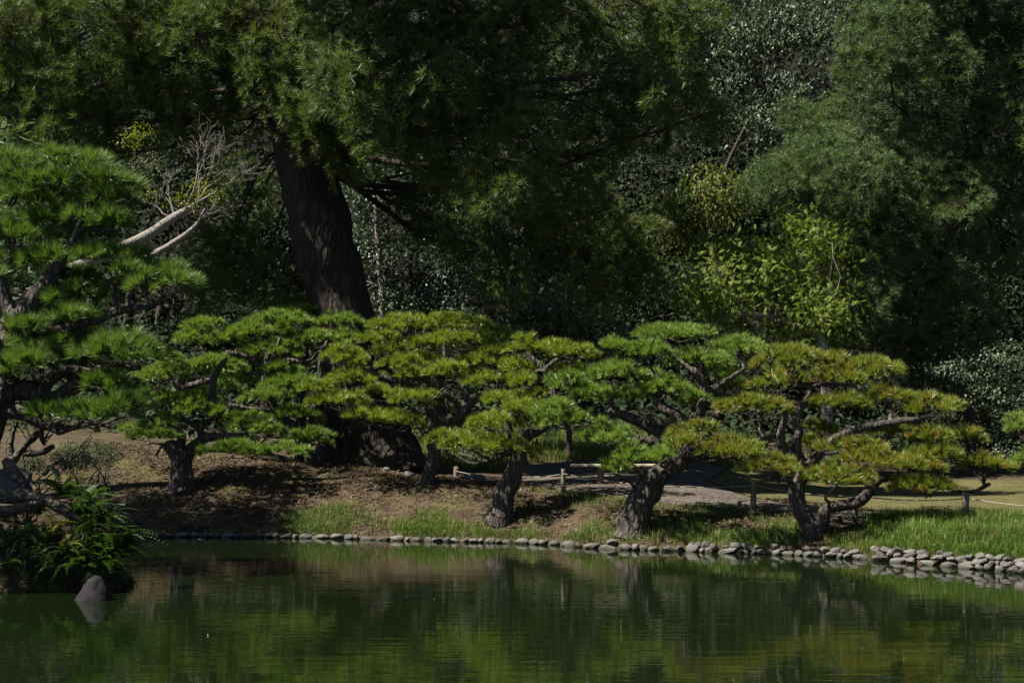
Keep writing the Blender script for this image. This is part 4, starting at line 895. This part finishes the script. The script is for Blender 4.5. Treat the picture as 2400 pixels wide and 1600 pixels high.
def azalea(label, Y, blobs, stems, n):
    bl = blobpx(blobs, Y, .8); c = bl[0][0]; gz = float(ground(c[0], c[1]))
    root = thing('azalea_bush', label, 'bush', (c[0], c[1], gz), 'azaleas under the long-needled pine')
    bits = []
    for b in bl:
        for s in range(3): bits.append(tube(curve_to([c[0] - .1, c[1], gz - .05], b[0] + rdir(1)[0] * np.array(b[1:4]) * .7, .0), np.linspace(.025, .006, 5), seg=7, sides=5, rough=.1, nf=9, wob=.03))
    for st in stems: bits.append(tube([W(u, v, Y) for u, v, r in st], [r * Y / F for u, v, r in st], sides=9, rough=.2, nf=9, wob=.02))
    V, T = join(bits); part('stems', V, T, M['bark_root'], root, True)
    V, T = leaves(bl, n, template_leaf(.040, .020), clump=.06, per=8, inner=.15, droop=-.3); part('crown', V, T, M['leaf_azalea'], root)
azalea('clipped rounded azalea bush with tiny light leaves on the mound edge', 29.5, [(205, 1066, 72, 26), (165, 1075, 45, 22), (250, 1072, 36, 20)], [[(100, 1110, 9), (125, 1085, 8), (160, 1075, 5)]], 7500)
azalea('small straggly azalea with gnarled stems beside the clipped one', 28.5, [(75, 1082, 32, 16), (40, 985, 18, 14), (218, 1020, 12, 8), (85, 1095, 30, 12)], [[(20, 1090, 12), (54, 1049, 10), (80, 1020, 9), (92, 1005, 6)], [(54, 1062, 8), (95, 1062, 7), (125, 1045, 6)], [(30, 1080, 9), (25, 1040, 7), (38, 990, 4)]], 1600)

# ---------------------------------------------------------------- grass and litter
def uvsample(n, u0, u1, d0, d1):
    u = rng.uniform(u0, u1, n); Y = shoreY(u) + d0 + (d1 - d0) * rng.random(n); return (u - 1200) / F * Y, Y, u
def grassobj(label, x, y, h, wd, mat, bend=.5, dens=None, name='grass', lean=None):
    if dens is not None: k = rng.random(len(x)) < dens; x, y = x[k], y[k]; h = h[k] if np.ndim(h) else h
    V, T = blades(np.stack([x, y, ground(x, y) - .01], -1), h, wd, bend, lean)
    tag(link(name, mesh(name, V, T, mat)), label, 'grass', kind='stuff')
q2 = lambda x, y, s, o=0: fbm(np.stack([x * s, y * s, 0 * x + o], -1), 2)
n = 30000; x, y, u = uvsample(n, 560, 2100, .10, 1.5); d = y - shoreY(u)
dn = np.clip(.55 + 1.6 * q2(x, y, 1.1) - np.maximum(0, d - .7) * 1.1, 0, 1) * np.interp(u, [560, 700, 1300, 1420, 1700, 1780, 2000, 2100], [.15, 1, 1, .6, .6, .9, .8, 1])
grassobj('fresh green grass tufts along the stone-edged bank', x, y, np.interp(d, [.1, .5, 1.5], [.12, .20, .16]) * (1 + .5 * q2(x, y, 2, 4)), .011, M['grass'], .7, dn)
n = 36000; x, y, u = uvsample(n, 2020, 2690, .30, 4.2); d = y - shoreY(u)
dn = np.clip((u - 2020) / 110 + .3 * q2(x, y, 1.5) - np.maximum(0, d - 2.8) * .5, 0, 1)
grassobj('tall bright grass on the bank below the last fence post', x, y, np.interp(d, [.2, 1.2, 3], [.20, .34, .28]) * (1 + .6 * q2(x, y, 1.5, 4)), .012, M['grass'], 1.15, dn)
n = 5200; x, y, u = uvsample(n, 560, 2500, .12, .40)
dn = np.clip(.25 + 1.5 * q2(x, y, 1.7, 11), 0, 1) * np.where(u > 2050, .5, 1.0)
V, T = blades(np.stack([x, y, ground(x, y) + np.where(u > 2050, .16, .03)], -1), .17, .010, 1.3, np.array([0, -1.1, 0]))
k5 = np.repeat(rng.random(n) < dn, 3); tag(link('grass', mesh('grass', V, T[k5], M['grass'])), 'grass blades hanging over the edging stones', 'grass', kind='stuff')
n = 14000; x, y, u = uvsample(n, 1250, 2150, 1.2, 3.4); dn = np.clip(.15 + 1.3 * q2(x, y, 1.3, 7), 0, 1) * (sdpoly(x, y, PATH) < .05)
grassobj('sparse grass along the path edge', x, y, .13, .010, M['grass'], .6, dn)
n = 42000; a0, b0 = LAWN.min(0), LAWN.max(0); x = rng.uniform(a0[0], b0[0], n); y = rng.uniform(a0[1], b0[1], n); k = sdpoly(x, y, LAWN) > 0; x, y = x[k], y[k]
grassobj('short dry lawn grass beyond the path', x, y, .055, .010, M['grass_dry'], .8)
n = 26000; u = rng.uniform(840, 1800, n); Y = rng.uniform(44, 56, n); x = (u - 1200) / F * Y; k = (ground(x, Y) > 1.25) & (sdpoly(x, Y, PATH) < -.2) & (sdpoly(x, Y, LAWN) < 0)
grassobj('rough meadow grass on the rise behind the path', x[k], Y[k], .34, .022, M['grass_back'], .7)
n = 60000; x, y, u = uvsample(n, 150, 1960, .2, 5.5); k = (rng.random(n) < np.clip(.65 + 1.2 * q2(x, y, .9, 2), .3, 1)) & ((sdpoly(x, y, PATH) < -.05) | (rng.random(n) < .22)); x, y = x[k], y[k]; m = len(x)
a = rng.random(m) * 2 * math.pi; X = np.stack([np.cos(a), np.sin(a), .25 * rng.normal(size=m)], -1)
V, T = place(template_leaf(.11, .022, .3, .1), np.stack([x, y, ground(x, y) + .018 + .012 * rng.random(m)], -1), X, norm(np.array([0, 0, 1.]) + .35 * rdir(m)), rng.uniform(.5, 1.5, m))
tag(link('needle_litter', mesh('needle_litter', V, T, M['litter'])), 'fallen brown pine needles strewn over the mound', 'litter', kind='stuff')

# single fallen leaves
lv, lf = template_leaf(.14, .06, .3, .1)
def leaf(label, p, mat, s=1.0, rz=0.):
    o = link('fallen_leaf', mesh('fallen_leaf', lv * s, lf, mat)); o.location = Vector(p); o.rotation_euler = (0, 0, rz); tag(o, label, 'leaf')
g0 = hit(577, 1163); leaf('red fallen leaf lying on the needle litter of the mound', g0 + np.array([0, 0, .03]), M['red'], 1.2, .3)
for (u, v, r) in [(462, 1266, .2), (515, 1263, 0)]:
    Yw = F * H / (v - HOR); o = leaf('pale leaf floating on the water by the stone edging', ((u - 1200) / F * Yw, Yw, .012), M['pale'], 1.0, r)
for (u, v) in [(487, 1489), (1015, 1405), (2259, 1434)]:
    Yw = F * H / (v - HOR); leaf('tiny pale leaf floating far out on the open pond', ((u - 1200) / F * Yw, Yw, .008), M['pale'], rng.uniform(.22, .3), rng.uniform(0, 3))
for o in bpy.data.objects:
    if o.name.startswith('fallen_leaf') and 'floating' in o.get('label', ''): o['group'] = 'leaves on the open pond' if 'tiny' in o['label'] else 'floating leaves'
print('TRIS', sum(sum(len(p.vertices) - 2 for p in o.data.polygons) if False else len(o.data.polygons) for o in bpy.data.objects if o.type == 'MESH'), 'objects', len(bpy.data.objects), 'stones', ns)
